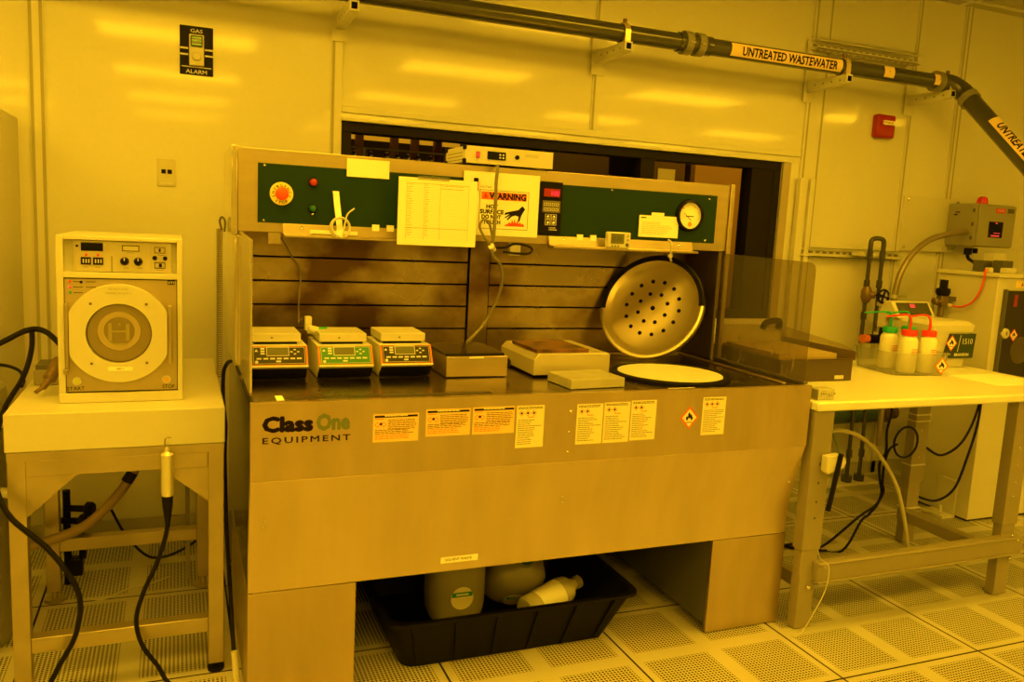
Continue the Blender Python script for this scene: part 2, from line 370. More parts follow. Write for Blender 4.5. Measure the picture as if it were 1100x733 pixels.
# front skin
mb = MB(); mb.prism([(FY, .900), (FY, .685), (FY + .018, .685), (FY + .018, .882), (FY + .0185, .882), (FY + .0185, .900)], BX0, BX1)
front = obj('front_panel', mb, SSF, bench, bevel=.0025)
mb = MB(); mb.prism([(FY + .001, .684), (-.226, .455), (-.226, .345), (-.206, .345), (-.206, .455), (FY + .021, .684)], BX0, BX1)
skirt = obj('skirt_panel', mb, mat('steel_skirt', (.72, .60, .46), .38, metal=.85, var=.12, scale=5, stretch=(1.6, 1, .3), rvar=.05), bench, bevel=.002)
mb = MB()
for x, z in ((.343, .843), (.342, .777), (.341, .715), (1.245, .565), (1.243, .545)): 
    mb.lathe([(0, .004), (.003, .0035), (.005, 0)], (x, FY + (0 if z > .69 else .036), z), (0, -1, 0), 12)
for x, z in ((-.555, .565), (-.556, .545), (.345, .565), (.345, .545)): mb.lathe([(0, .004), (.003, .0035), (.005, 0)], (x, FY + .032, z), (0, -1, 0), 12)
obj('rivet', mb, CHROME, bench)
prof = [(FY + .004, .885), (FY + .004, .685), (-.224, .455), (-.224, .012), (.70, .012), (.70, .885)]
obj('side_panel', MB().prism(prof, BX0 + .001, BX0 + .013), SSG, bench)
obj('side_panel', MB().prism(prof, BX1 - .013, BX1 - .001), SSG, bench)
obj('back_shade', MB().box(BX0 + .02, BX1 - .02, .69, .70, .012, 1.33), GREYD, bench)  # dark sheet added so the view behind the bench stays dark
FLX = -.292
for a, b in ((BX0, FLX), (.955, 1.270)):
    mb = MB(); mb.box(a, b, -.226, -.212, .004, .343); mb.box(b - .012 if a > 0 else a, b if a > 0 else a + .012, -.212, .50, .004, .343)
    obj('foot', mb, SSF, bench, bevel=.001)
    obj('foot_shade', MB().box(a + .001 if a > 0 else b - .013, a + .013 if a > 0 else b - .001, -.211, .49, .03, .342), GREYD, bench)  # dark skin that paints shade onto the inner face of the foot
obj('rear_shade', MB().box(BX0 + .014, BX1 - .014, .50, .51, .03, .35), DARK, bench)  # black sheet added to deepen the shade under the bench
obj('underside', MB().box(BX0 + .014, BX1 - .014, -.20, .68, .352, .364), DARK, bench)  # near-black colour paints in the shade under the bench
# worktop
mb = MB(); mb.box(BX0 + .012, BX1 - .008, FY + .019, .51, .878, .8995)
wt = obj('worktop', mb, SSD, bench, bevel=.001)
mb = MB()
mb.box(.596, .5985, -.26, .48, .8996, .9001)
mb.box(-.50, .10, -.245, -.215, .8996, .9002); obj('groove', mb, mat('worktop_dark', (.10, .09, .07), .35, metal=.6), wt)
obj('raised_lip', MB().box(1.17, 1.185, -.25, .45, .8996, .906).box(.60, 1.18, .40, .415, .8996, .906), SS, wt, bevel=.002)
o = obj('label', MB().box(-.525, -.505, -.262, -.20, .9003, .9012), PAPER, wt)
obj('label', MB().box(.70, .80, -.264, -.259, .9003, .9012), PAPER, wt)
# back wall of planks
mb = MB()
zs = [.900, .990, .996, 1.076, 1.082, 1.160, 1.166, 1.244, 1.250, 1.334]
for a, b in ((-.572, .258), (.349, 1.25)):
    for i in range(0, 10, 2): mb.box(a, b, .498, .512, zs[i], zs[i + 1])
obj('slotted_back', mb, SSB, bench, bevel=.001)
obj('slot_backing', MB().box(-.575, 1.255, .513, .525, .90, 1.334), DARK, bench)
obj('centre_column', MB().box(.264, .343, .488, .512, .90, 1.334), SSB, bench, bevel=.001)
obj('inner_side', MB().box(-.584, -.573, HY + .01, .51, .90, 1.334), SS, bench)
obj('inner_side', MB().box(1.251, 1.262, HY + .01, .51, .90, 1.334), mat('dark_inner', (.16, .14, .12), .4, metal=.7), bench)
# head box
mb = MB(); mb.box(-.592, 1.272, HY, .72, 1.335, 1.598)
hood = obj('hood', mb, SS, bench, bevel=.002)
obj('hood_flange', MB().box(-.612, -.593, HY - .008, .72, 1.322, 1.602), POLISH, hood, bevel=.002)
obj('hood_flange', MB().box(1.273, 1.292, HY - .008, HY + .02, .90, 1.602), SS, hood, bevel=.002)
obj('hood_flange', MB().box(-.600, -.575, HY + .002, .70, .90, 1.322), POLISH, hood, bevel=.002)
cp = obj('control_panel', MB().box(-.532, 1.213, HY - .003, HY, 1.366, 1.553), GREEN, bench)
mb = MB()
for x, z in ((-.512, 1.546), (-.513, 1.373), (.74, 1.546), (1.175, 1.538), (1.17, 1.376), (-.36, 1.40)): mb.lathe([(0, .003), (.003, .0025), (.0045, 0)], (x, HY - .003, z), (0, -1, 0), 10)
obj('screw', mb, CHROME, cp)
# emergency stop
mb = MB(); mb.lathe([(0, .004), (.036, .004), (.037, 0), (0, 0)], (-.459, HY - .003, 1.460), (0, -1, 0))
es = obj('emergency_stop', mb, mat('yellow_collar', (.95, .80, .25), .45), bench)
obj('button', MB().lathe([(0, .030), (.012, .030), (.019, .026), (.021, .018), (.015, .012), (.012, .004)], (-.459, HY - .003, 1.460), (0, -1, 0)), mat('bright_red', (.95, .10, .03), .35), es)
for k, ch in enumerate('EMERGENCY'):
    a = math.radians(200 - k * 27); R = .0245
    Mx = Matrix.Translation((-.459 + R * math.cos(a), 0, 1.460 + R * math.sin(a))) @ Matrix.Rotation(-(a - PI / 2), 4, 'Y')
    obj('lettering', text_mb(ch, 0, HY - .0072, -.003, .0085, align='CENTER', bold=.01, M=Mx), INK, es)
for k, ch in enumerate('STOP'):
    a = math.radians(236 + k * 22); R = .0300
    Mx = Matrix.Translation((-.459 + R * math.cos(a), 0, 1.460 + R * math.sin(a))) @ Matrix.Rotation(-(a + PI / 2), 4, 'Y')
    obj('lettering', text_mb(ch, 0, HY - .0072, -.003, .0085, align='CENTER', bold=.01, M=Mx), INK, es)
for z, mt, lb in ((1.502, REDD, 'red indicator lamp'), (1.418, mat('dark_green_lens', (.01, .12, .05), .3), 'green indicator lamp')):
    il = obj('indicator_lamp', MB().lathe([(0, .022), (.009, .020), (.012, .014), (.012, 0)], (-.360, HY - .003, z), (0, -1, 0)), mt, bench, label=lb)
    obj('bezel', MB().lathe([(.012, .006), (.015, .005), (.016, 0)], (-.360, HY - .003, z), (0, -1, 0)), BLACK, il)
# digital controller plate on the panel
ct = obj('temperature_controller', MB().box(.444, .533, HY - .010, HY - .003, 1.371, 1.560), BLACK, bench, bevel=.002)
obj('display', MB().box(.458, .521, HY - .014, HY - .010, 1.506, 1.535), mat('display_dark_red', (.25, .01, .01), .3, emit=(.8, .01, .0), estr=.15), ct)
obj('lettering', text_mb('100', .487, HY - .0142, 1.511, .017, width=.030, bold=.02), LEDR, ct)
mb = MB(); mb.box(.455, .525, HY - .013, HY - .010, 1.450, 1.492); obj('keypad', mb, mat('keypad_grey', (.16, .15, .13), .5), ct)
mb = MB()
for i in range(4):
    for j in range(2): mb.frame(.460 + i * .0155, .471 + i * .0155, 1.456 + j * .018, 1.466 + j * .018, HY - .0138, HY - .013, .0015)
obj('key', mb, KEY, ct)
mb = MB()
for i in range(2):
    for j in range(2): mb.frame(.468 + i * .024, .489 + i * .024, 1.404 + j * .021, 1.423 + j * .021, HY - .0115, HY - .010, .0015)
obj('switch_frame', mb, KEY, ct)
mb = MB()
for i in range(2):
    for j in range(2): mb.lathe([(0, .006), (.005, .005), (.007, 0)], (.4785 + i * .024, HY - .010, 1.4125 + j * .021), (0, -1, 0), 16)
obj('switch', mb, CHROME, ct)
mb = MB(); scribble(mb, .485, .520, 1.383, 1.397, HY - .010, 2, .003); obj('lettering', mb, KEY, ct)
# dial gauge
gx, gz = 1.086, 1.469
ga = obj('pressure_gauge', MB().lathe([(0, .004), (.052, .004), (.052, .018), (.060, .014), (.063, 0)], (gx, HY - .003, gz), (0, -1, 0), 48), BLACK, bench)
obj('dial', MB().lathe([(0, .007), (.051, .007), (.051, .005)], (gx, HY - .003, gz), (0, -1, 0), 48), PAPER, ga)
mb = MB()
for k in range(25):
    a = math.radians(200 - k * 9.2); r0 = .040 if k % 5 else .036
    Mx = Matrix.Translation((gx, HY - .0102, gz)) @ Matrix.Rotation(-(a - PI / 2), 4, 'Y'); mb.box(-.0004, .0004, -.0004, 0, r0, .046, Mx)
mb.box(gx - .018, gx + .018, HY - .0106, HY - .0102, gz - .004, gz - .001)
mb.box(-.0006, .0006, -.002, -.001, -.01, .036, Matrix.Translation((gx, HY - .0102, gz - .012)) @ Matrix.Rotation(math.radians(-52), 4, 'Y'))
obj('scale', mb, INK, ga)
obj('pointer_mark', MB().cyl((gx + .002, HY - .0101, gz - .033), (gx + .002, HY - .0112, gz - .033), .009).cyl((gx - .032, HY - .0101, gz + .028), (gx - .032, HY - .0112, gz + .028), .004), mat('orange_red', (.9, .35, .12), .5), ga)
# ledges under the head box
for a, b in ((-.455, .175), (.486, 1.105)):
    lg = obj('ledge', MB().prism([(HY - .001, 1.366), (HY - .012, 1.366), (HY - .022, 1.334), (HY - .060, 1.331), (HY - .060, 1.324), (HY - .001, 1.324)], a, b), SS, bench, bevel=.001)
    mb = MB()
    for x in (a + .06, b - .06): mb.lathe([(0, .005), (.004, .004), (.007, 0)], (x, HY - .014, 1.352), (0, -1, 0), 12)
    obj('screw', mb, CHROME, lg)
obj('label', MB().box(-.37, -.215, HY - .0240, HY - .019, 1.338, 1.350), PAPER, bench)
for x in (-.165, -.115, .60, .655): obj('tape_tab', MB().box(x, x + .024, HY - .0155, HY - .010, 1.352, 1.376), PAPER, bench)
obj('hook_bracket', MB().box(-.50, -.462, .262, .279, 1.30, 1.334).cyl((-.48, .262, 1.312), (-.48, .252, 1.312), .007), SS, bench)
obj('cable_clamp', MB().box(.335, .375, .262, .279, 1.29, 1.334).cyl((.355, .262, 1.30), (.355, .25, 1.30), .006), ALU, bench)
# shields
sh = []
for k in range(7): a = PI / 2 * k / 6; sh.append((-.224 - .03 * math.sin(a) , 1.295 + .028 * math.cos(a)))
obj('side_shield', MB().prism([(.255, .906), (.262, 1.328)] + sh + [(-.254, .902)], 1.256, 1.262), SHIELD, bench)
obj('shield_rail', MB().box(1.250, 1.268, -.262, .27, .900, .909), mat('dark_rail', (.18, .16, .13), .4, metal=.5), bench, bevel=.001)
obj('side_shield', MB().prism([(.262, .906), (.262, 1.335), (-.205, 1.325), (-.205, .902)], -.590, -.585), POLISH, bench, label='polished left side shield')
# stickers and lettering of the front
obj('maker_lettering', text_mb('Class', -.561, FY, .822, .039, width=.126, bold=.065), mat('logo_black', (.012, .006, .004), .7, spec=.08), front)
obj('maker_lettering', text_mb('One', -.421, FY, .822, .042, width=.086, bold=.065), mat('logo_olive', (.17, .21, .12), .6, spec=.15), front, label='olive lettering')
obj('maker_lettering', text_mb('EQUIPMENT', -.563, FY, .789, .0165, width=.232, bold=.02, spacing=1.3), MATS['logo_black'], front)
mat('label_pale_paper', (.93, .84, .60), .6); mat('label_orange_paper', (.95, .66, .30), .6)
def hlabel(x0, x1, z0, z1, kind, seed, head=None):
    p = obj('hazard_label', MB().box(x0, x1, FY - .0008, FY, z0, z1), mat('label_orange_paper', (.95, .66, .30), .6) if kind == 'wide' and head != 'PROTECTION' else mat('label_pale_paper', (.93, .84, .60), .6), front)
    y = FY - .0008; mb = MB(); W_ = x1 - x0
    if kind == 'wide':
        mb.box(x0 + .004, x1 - .003, y - .0003, y, z1 - .010, z1 - .004)
        scribble(mb, x0 + .042, x1 - .005, z0 + .034, z1 - .016, y, 6, .0016, .9, seed); scribble(mb, x0 + .005, x1 - .01, z0 + .022, z0 + .036, y, 3, .0015, .8, seed + 1)
        mb.cyl((x0 + .022, y, z1 - .028), (x0 + .022, y - .0004, z1 - .028), .004, n=8)
        obj('print', mb, INK, p)
        mb = MB(); scribble(mb, x0 + .005, x1 - .02, z0 + .006, z0 + .022, y, 3, .0016, .7, seed + 3); scribble(mb, x0 + .005, x0 + .03, z1 - .018, z1 - .012, y, 1, .002, 1, seed); 
        for q in (.012, .030): mb.frame(-.0055, .0055, -.0055, .0055, -.0004, 0, .0012) if 0 else [mb.box(-.005, .005, -.0004, 0, s_ - .0006, s_ + .0006, Matrix.Translation((x0 + q, y, z1 - .030)) @ Matrix.Rotation(r_, 4, 'Y')) for s_ in (-.005, .005) for r_ in (PI / 4, -PI / 4)]
        obj('red_print', mb, INKR, p)
        if head: obj('lettering', scribble(MB(), x0 + W_ * .25, x1 - W_ * .25, z1 - .0092, z1 - .0048, y - .0003, 1, .0035, 1, seed), MATS['label_pale_paper'], p)
    else:
        scribble(mb, x0 + .005, x1 - .005, z1 - .012, z1 - .004, y, 2, .0018, .9, seed)
        scribble(mb, x0 + .005, x1 - .006, z0 + .008, z1 - .042, y, 13, .0014, .45, seed + 5)
        n = 3 if kind == 'tall3' else 2
        for i in range(n): mb.cyl((x0 + .016 + i * .020, y, z1 - .023), (x0 + .016 + i * .020, y - .0005, z1 - .023), .0035, n=8)
        obj('print', mb, INK, p); mb = MB()
        for i in range(n):
            for s_ in (-.006, .006):
                for r_ in (PI / 4, -PI / 4): mb.box(-.006, .006, -.0004, 0, s_ - .0005, s_ + .0005, Matrix.Translation((x0 + .016 + i * .020, y, z1 - .023)) @ Matrix.Rotation(r_, 4, 'Y'))
        scribble(mb, x0 + .036, x0 + .058, z1 - .039, z1 - .034, y, 1, .002, 1, seed)
        obj('red_print', mb, INKR, p)
hlabel(-.268, -.138, .778, .858, 'wide', 3, 'ACETONE')
hlabel(-.116, .017, .787, .866, 'wide', 4, 'DANGER')
hlabel(.025, .156, .786, .867, 'wide', 5, 'HAZARDS')
hlabel(.163, .253, .738, .867, 'tall3', 6)
hlabel(.363, .453, .738, .865, 'tall', 7); hlabel(.458, .549, .738, .867, 'tall', 8); hlabel(.554, .645, .741, .870, 'tall', 9)
hlabel(.822, .912, .745, .872, 'tall3', 10)
def flame_diamond(parent, cx, cz, y, r, M=None):
    """diamond sign facing -y with a red border and black flame"""
    mb = MB(); mb.prism([(cx, cz - r), (cx + r * .92, cz), (cx, cz + r), (cx - r * .92, cz)], y - .0006, y, 'y')
    if M is not None: mb.bm.transform(M)
    d = obj('flame_label', mb, mat('diamond_border', (.85, .13, .03), .5), parent)
    k = .80; mb = MB(); mb.prism([(cx, cz - r * k), (cx + r * .92 * k, cz), (cx, cz + r * k), (cx - r * .92 * k, cz)], y - .0009, y - .0005, 'y')
    if M is not None: mb.bm.transform(M)
    obj('field', mb, mat('label_pale_paper2', (.95, .86, .62), .6), d)
    s_ = r * .42; fl = [(-.55, -.75), (-.85, -.2), (-.6, .35), (-.5, 0), (-.3, .25), (-.35, .7), (-.1, 1.15), (.0, .6), (.2, .9), (.25, .4), (.45, .6), (.6, .2), (.85, -.2), (.55, -.75), (.3, -.3), (.1, .0), (0, -.3), (-.25, -.1), (-.35, -.45)]
    mb = MB(); mb.prism([(cx + a * s_, cz + b * s_ + r * .05) for a, b in fl], y - .0013, y - .0009, 'y'); mb.box(cx - s_ * .8, cx + s_ * .8, y - .0013, y - .0009, cz - r * .44, cz - r * .38)
    if M is not None: mb.bm.transform(M)
    obj('flame_symbol', mb, INK, d)
    return d
flame_diamond(front, .773, .806, FY, .038)
sl = obj('label', MB().box(-.036, .083, -.2268, -.226, .372, .391), PAPER, skirt)
obj('print', text_mb('SOLVENT WASTE', -.022, -.2268, .378, .008, width=.085), INK, skirt)

# ================================================================ ON AND AROUND THE HEAD BOX
t = thing('taped_note', 'small blank pale note taped over the top edge of the green panel', 'note', (-.18, .27, 1.53))
obj('sheet', MB().box(-.252, -.110, .2745, .2755, 1.529, 1.588), PAPER, t)
t = thing('data_sheet', 'large sheet with a faint printed table taped left of the warning sign', 'paper', (.04, .2, 1.315))
obj('sheet', MB().box(-.094, .181, .2055, .2065, 1.315, 1.538), PAPER, t)
mb = MB(); yq = .2055
for i in range(24): mb.box(-.066, .15, yq - .0003, yq, 1.340 + i * .0076, 1.34025 + i * .0076)
for x in (-.066, -.005, .050, .151): mb.box(x, x + .0007, yq - .0003, yq, 1.335, 1.523)
mb.box(-.066, .15, yq - .0003, yq, 1.519, 1.5202); mb.box(-.066, .15, yq - .0003, yq, 1.372, 1.3732)
for k, (a, b) in enumerate(((-.064, -.042), (-.002, .012))): scribble(mb, a, b, 1.345, 1.518, yq, 22, .0014, .5, 20 + k)
scribble(mb, .052, .14, 1.50, 1.52, yq, 2, .0014, .8, 33)
obj('print', mb, INKG, t); 
obj('tape', MB().box(-.03, .08, .2042, .2052, 1.532, 1.545), CLEARP, t)
t = thing('warning_sheet', 'white sheet with a hot surface warning sign taped on the head box', 'sign', (.3, .27, 1.36))
obj('sheet', MB().box(.152, .440, .2700, .2712, 1.357, 1.577), PAPER, t); yq = .2698
mb = MB(); mb.frame(.213, .400, 1.381, 1.516, yq - .0004, yq, .0014); obj('border', mb, INK, t)
obj('header', MB().box(.219, .392, yq - .0005, yq, 1.483, 1.510), mat('warn_orange', (.95, .22, .04), .6), t)
obj('lettering', text_mb('WARNING', .250, yq - .0010, 1.486, .0215, width=.138, bold=.05), INK, t)
mb = MB(); mb.prism([(.224, 1.487), (.246, 1.487), (.235, 1.507)], yq - .0009, yq - .0005, 'y'); obj('alert_triangle', mb, mat('warn_red', (.75, .06, .02), .6), t)
for s_, z, x, wd in (('HOT', 1.452, .240, .042), ('SURFACE', 1.434, .217, .088), ('DO NOT', 1.416, .224, .072), ('TOUCH', 1.398, .230, .064)):
    obj('lettering', text_mb(s_, x, yq, z, .0138, width=wd, bold=.05), INK, t)
hand = [(.312, 1.440), (.335, 1.446), (.362, 1.452), (.372, 1.462), (.378, 1.466), (.388, 1.455), (.381, 1.445), (.374, 1.432), (.370, 1.418), (.366, 1.408), (.362, 1.414), (.364, 1.428), (.352, 1.432), (.338, 1.428), (.322, 1.414), (.319, 1.417), (.332, 1.432), (.313, 1.421), (.311, 1.424), (.330, 1.437), (.310, 1.432), (.310, 1.436)]
obj('hand_symbol', MB().prism(hand, yq - .0006, yq, 'y'), INK, t)
fl = [(.312, 1.393), (.386, 1.393), (.386, 1.399), (.380, 1.405), (.376, 1.400), (.370, 1.409), (.366, 1.401), (.360, 1.416), (.355, 1.403), (.349, 1.419), (.345, 1.404), (.339, 1.417), (.336, 1.403), (.328, 1.408), (.325, 1.401), (.312, 1.397)]
obj('fire_symbol', MB().prism(fl, yq - .0006, yq, 'y'), MATS['warn_red'], t)
obj('lettering', text_mb('HOT#4', .215, yq, 1.522, .008, width=.040), INKG, t)
ok = obj('rocker_switch', MB().box(.188, .204, .262, .2685, 1.510, 1.554), BLACK, bench, bevel=.002); obj('rocker', MB().box(.190, .202, .258, .262, 1.518, 1.540), LED, ok)
t = thing('instruction_card', 'printed instruction card with pale tape tab beside the round gauge', 'card', (.95, .27, 1.38))
Mc = Matrix.Translation((.949, .2715, 1.42)) @ Matrix.Rotation(math.radians(0), 4, 'Y')
obj('sheet', MB().box(-.088, .088, -.0015, -.0003, -.041, .041, Mc), PAPER, t)
mb = MB(); mb.box(-.080, -.058, -.0019, -.0014, .030, .034, Mc); mb2 = MB(); scribble(mb2, -.075, .06, -.032, .018, -.0015, 8, .0014, .5, 8); mb2.bm.transform(Mc)
obj('print', mb2, INKG, t); obj('heading', mb, INK, t)
obj('tape_tab', MB().box(-.036, .020, -.0022, -.0016, .036, .053, Mc), PAPER, t)
t = thing('digital_timer', 'small white digital timer with a grey screen on the right ledge', 'timer', (.75, .235, 1.33))
obj('case', MB().box(.700, .798, .214, .236, 1.3325, 1.392), WHITE, t, bevel=.005)
obj('screen', MB().box(.714, .769, .2125, .2142, 1.349, 1.386), LCD, t); obj('lettering', text_mb('8:88', .720, .2125, 1.360, .016, width=.042), mat('lcd_digit', (.06, .07, .05), .5), t)
mb = MB()
for x, z in ((.720, 1.340), (.733, 1.340), (.746, 1.340), (.784, 1.378), (.784, 1.364)): mb.cyl((x, .214, z), (x, .211, z), .0028, n=10)
mb.cyl((.782, .214, 1.346), (.782, .211, 1.346), .006); obj('button', mb, GREYD, t)
t = thing('tape_loop', 'white strap with coiled pale tubing hanging on the left ledge', 'tubing', (-.28, .215, 1.345))
mb = MB(); mb.loft([[(x + dx, y + .0015 * (k > 1), z) for k, dx in enumerate((-.010, .010, .010, -.010))] for x, y, z in ((-.290, .262, 1.476), (-.290, .252, 1.478), (-.287, .246, 1.440), (-.283, .232, 1.395), (-.281, .222, 1.365), (-.283, .207, 1.350), (-.286, .205, 1.330))])
obj('strap', mb, PAPER, t)
mb = MB(); mb.tube([(-.281 + .031 * math.cos(a), .212 + .006 * math.sin(2 * a), 1.362 + .031 * math.sin(a)) for a in [PI * 2 * i / 14 for i in range(15)]], .0045, 8)
mb.tube([(-.281 + .028 * math.cos(a), .202, 1.364 + .030 * math.sin(a)) for a in [PI * 2 * i / 14 for i in range(12)]] + [(-.262, .205, 1.40), (-.235, .225, 1.425)], .0028, 8)
obj('tubing', mb, mat('pale_tubing', (.70, .68, .60), .35), t)
# bench power controller on top of the head box
t = thing('controller_box', 'slim white temperature controller box on top of the bench head box', 'controller', (.29, .33, 1.60))
Mb = Matrix.Translation((.15, .262, 1.602)) @ Matrix.Rotation(math.radians(0), 4, 'Z')
bx = obj('case', MB().box(0, .335, .003, .22, .004, .058, Mb), CREAM, t, bevel=.002)
obj('front_plate', MB().box(.002, .333, 0, .003, .002, .060, Mb), WHITE, t)
obj('vent', MB().box(-.0006, 0, .03, .20, .012, .014, Mb).box(-.0006, 0, .03, .20, .024, .026, Mb).box(-.0006, 0, .03, .20, .036, .038, Mb), GREYD, bx)
mb = MB()
for y in (.005, .205):
    for z in (.0, .046): mb.box(-.006, .006, y - .006, y + .010, z, z + .016, Mb)
obj('corner_bumper', mb, BLACK, t, bevel=.003)
obj('display', MB().box(.082, .150, -.004, 0, .018, .046, Mb), BLACK, t, bevel=.002); 
mb = MB(); [mb.cyl(Mb @ Vector((.128 + .012 * i, -.004, .026 + .010 * j)), Mb @ Vector((.128 + .012 * i, -.0055, .026 + .010 * j)), .0035, n=10) for i in (0, 1) for j in (0, 1)]; obj('key', mb, KEY, t)
sw = obj('power_switch', MB().box(.040, .053, -.003, 0, .020, .042, Mb), REDD, t); obj('rocker', MB().box(.0425, .0505, -.0045, -.003, .024, .038, Mb), LED, sw)
obj('knob', MB().cyl(Mb @ Vector((.193, 0, .032)), Mb @ Vector((.193, -.006, .032)), .0075), BLACK, t)
mb2 = MB(); scribble(mb2, .225, .285, .034, .046, 0, 2, .0018, .8, 3); mb2.bm.transform(Mb); obj('lettering', mb2, INKG, t)
o = obj('grey_cable', MB().tube([(.268, .255, 1.60), (.262, .235, 1.585), (.258, .232, 1.54), (.257, .225, 1.44), (.252, .215, 1.36), (.245, .212, 1.315), (.255, .215, 1.285), (.285, .23, 1.26), (.305, .25, 1.20), (.300, .28, 1.13), (.262, .28, 1.05), (.20, .24, 1.00), (.165, .20, .986)], .006, 8).tube([(.240, .212, 1.325), (.215, .206, 1.35), (.195, .204, 1.385), (.205, .204, 1.41), (.228, .206, 1.402), (.243, .21, 1.36), (.247, .212, 1.32)], .0045, 8), mat('cable_grey', (.20, .18, .13), .45)); tag(o, 'grey cable hanging in a loop from the controller box down to the flat dark hotplate', 'cable')
obj('cable_tie', MB().cyl((.240, .205, 1.322), (.256, .225, 1.310), .011), WHITE, o)
o = obj('black_cable', MB().tube([(.27, .25, 1.315), (.31, .245, 1.318), (.345, .25, 1.332), (.39, .25, 1.328), (.415, .25, 1.315), (.40, .245, 1.300), (.36, .245, 1.298), (.30, .24, 1.302)], .004, 8), RUBBER); tag(o, 'short looped black cable under the warning sign', 'cable')
o = obj('clear_wire', MB().tube([(-.455, .30, 1.32), (-.40, .44, 1.245), (-.37, .47, 1.20), (-.375, .46, 1.10), (-.385, .38, 1.03), (-.39, .28, 1.055)], .003, 6), mat('thin_wire', (.35, .30, .22), .4)); tag(o, 'thin brown wire hanging down the steel back above the first hotplate', 'wire')
t = thing('wall_plug', 'small white connector plug with green end behind the first hotplate', 'plug', (-.375, .20, 1.04))
obj('body', MB().box(-.392, -.372, .17, .20, 1.030, 1.075).cyl((-.385, .165, 1.036), (-.355, .165, 1.030), .014), WHITE, t, bevel=.002); obj('tip', MB().cyl((-.354, .17, 1.031), (-.325, .18, 1.035), .009, .007), GCAP, t)

# ================================================================ HOTPLATES
def hotplate(x, y, face, label, block_off=.012):
    z0 = .902; t = thing('hotplate', label, 'hotplate', (x + .085, y + .1, z0), 'digital hotplates on the bench')
    W_ = .168; prof = [(.035, 0), (.034, .006), (-.004, .036), (-.006, .042), (.028, .098), (.034, .100), (.225, .100), (.225, 0)]
    obj('body', MB().prism([(y + a, z0 + b) for a, b in prof[:1] + prof[1:]], x, x + W_), CREAM, t, bevel=.0015)
    obj('base_skirt', MB().prism([(y + a, z0 + b) for a, b in ((.0345, .002), (.033, .005), (-.0045, .035), (-.006, .034), (.026, .001))], x + .002, x + W_ - .002), BLACK, t)
    ang = math.atan2(.034, .056); Mf = Matrix.Translation((x, y - .006, z0 + .042)) @ Matrix.Rotation(-ang, 4, 'X'); h = .0655
    fp = obj('control_face', MB().box(.0, W_, -.004, 0, 0, h, Mf), ORANGE, t, bevel=.001)
    obj('panel', MB().box(.006, W_ - .006, -.0048, -.004, .004, h - .003, Mf), face, fp)
    obj('lower_edge', MB().box(.0, W_, -.0055, -.001, -.004, .001, Mf), KEY, fp)
    obj('screen', MB().box(.050, .110, -.0056, -.0048, .035, .059, Mf), LCD, fp)
    mb = MB(); mb.frame(.047, .113, .032, .062, -.0054, -.0048, .002); mb.frame(.009, W_ - .009, .007, h - .005, -.0051, -.0048, .001)
    for i in range(7): mb.box(.018 + i * .0195, .032 + i * .0195, -.0056, -.0048, .021, .026, Mf if 0 else None)
    for i in range(3): mb.box(.030, .042, -.0056, -.0048, .037 + i * .008, .042 + i * .008)
    for dx, dz in ((0, .052), (-.010, .045), (.010, .045), (0, .038)): mb.box(.130 + dx - .0035, .130 + dx + .0035, -.0056, -.0048, dz - .002, dz + .002)
    mb.box(.074, .088, -.0056, -.0048, .012, .017); mb.cyl((.018, -.0048, .013), (.018, -.0056, .013), .005, n=12); mb.prism([(.013, .046), (.023, .046), (.018, .054)], -.0056, -.0048, 'y')
    mb.bm.transform(Mf); obj('key', mb, KEY, fp)
    bo = block_off
    obj('heater_block', MB().box(x + bo, x + bo + .146, y + .050, y + .205, z0 + .108, z0 + .134), PLATE, t, bevel=.002)
    obj('spacer', MB().box(x + bo + .01, x + bo + .136, y + .06, y + .195, z0 + .099, z0 + .109), BLACK, t)
    mb = MB(); mb.cyl((x + bo + .06, y + .0495, z0 + .121), (x + bo + .06, y + .0485, z0 + .121), .003, n=10); obj('scorch_mark', mb, BRASS, t)
    return t
BKF = mat('black_face', (.02, .02, .018), .4); GNF = mat('green_face', (.05, .24, .08), .45)
hotplate(-.572, .018, BKF, 'white hotplate with black keypad, leftmost on the bench beside the shield', .006)
hotplate(-.374, .012, GNF, 'white hotplate with green keypad, second from the left on the bench', .010)
hotplate(-.180, .020, BKF, 'white hotplate with black keypad standing right of the green-faced hotplate', .010)
t = thing('hotplate', 'steel box hotplate with a flat black top in the middle of the bench', 'hotplate', (.135, .12, .902))
obj('body', MB().box(.028, .240, -.004, .245, .902, .970), SS, t, bevel=.003); obj('top_plate', MB().box(.024, .228, -.002, .225, .9705, .980), mat('black_glassy', (.015, .012, .010), .25, spec=.3), t, bevel=.001)
obj('label', MB().box(.105, .155, -.0052, -.004, .963, .969), PAPER, t); obj('connector', MB().tube([(.241, .08, .945), (.252, .05, .955), (.258, .03, .945), (.255, .025, .93)], .006), RUBBER, t)
t = thing('hotplate', 'wide white hotplate with a scorched brown top plate behind the slab', 'hotplate', (.46, .12, .902))
obj('body', MB().prism([(.322, .908), (.322, .960), (.340, .980), (.600, .980), (.606, .974), (.606, .908)], -.032, .27, 'y'), mat('painted_steel', (.62, .58, .50), .35, metal=.4), t, bevel=.002)
obj('top_plate', MB().box(.335, .530, -.020, .20, .981, .992), mat('scorched_plate', (.26, .13, .08), .4, metal=.6, vcol=(.05, .03, .02), scale=12, vlo=.45, vhi=.7), t, bevel=.001)
obj('foot', MB().box(.33, .60, -.02, .26, .9015, .908), BLACK, t)
Ms = Matrix.Translation((.455, -.150, .9012)) @ Matrix.Rotation(math.radians(5), 4, 'Z')
o = obj('metal_slab', MB().box(-.10, .10, -.078, .072, 0, .030, Ms), ALU, bevel=.0015); tag(o, 'plain square pale metal slab lying in front of the wide hotplate', 'slab')
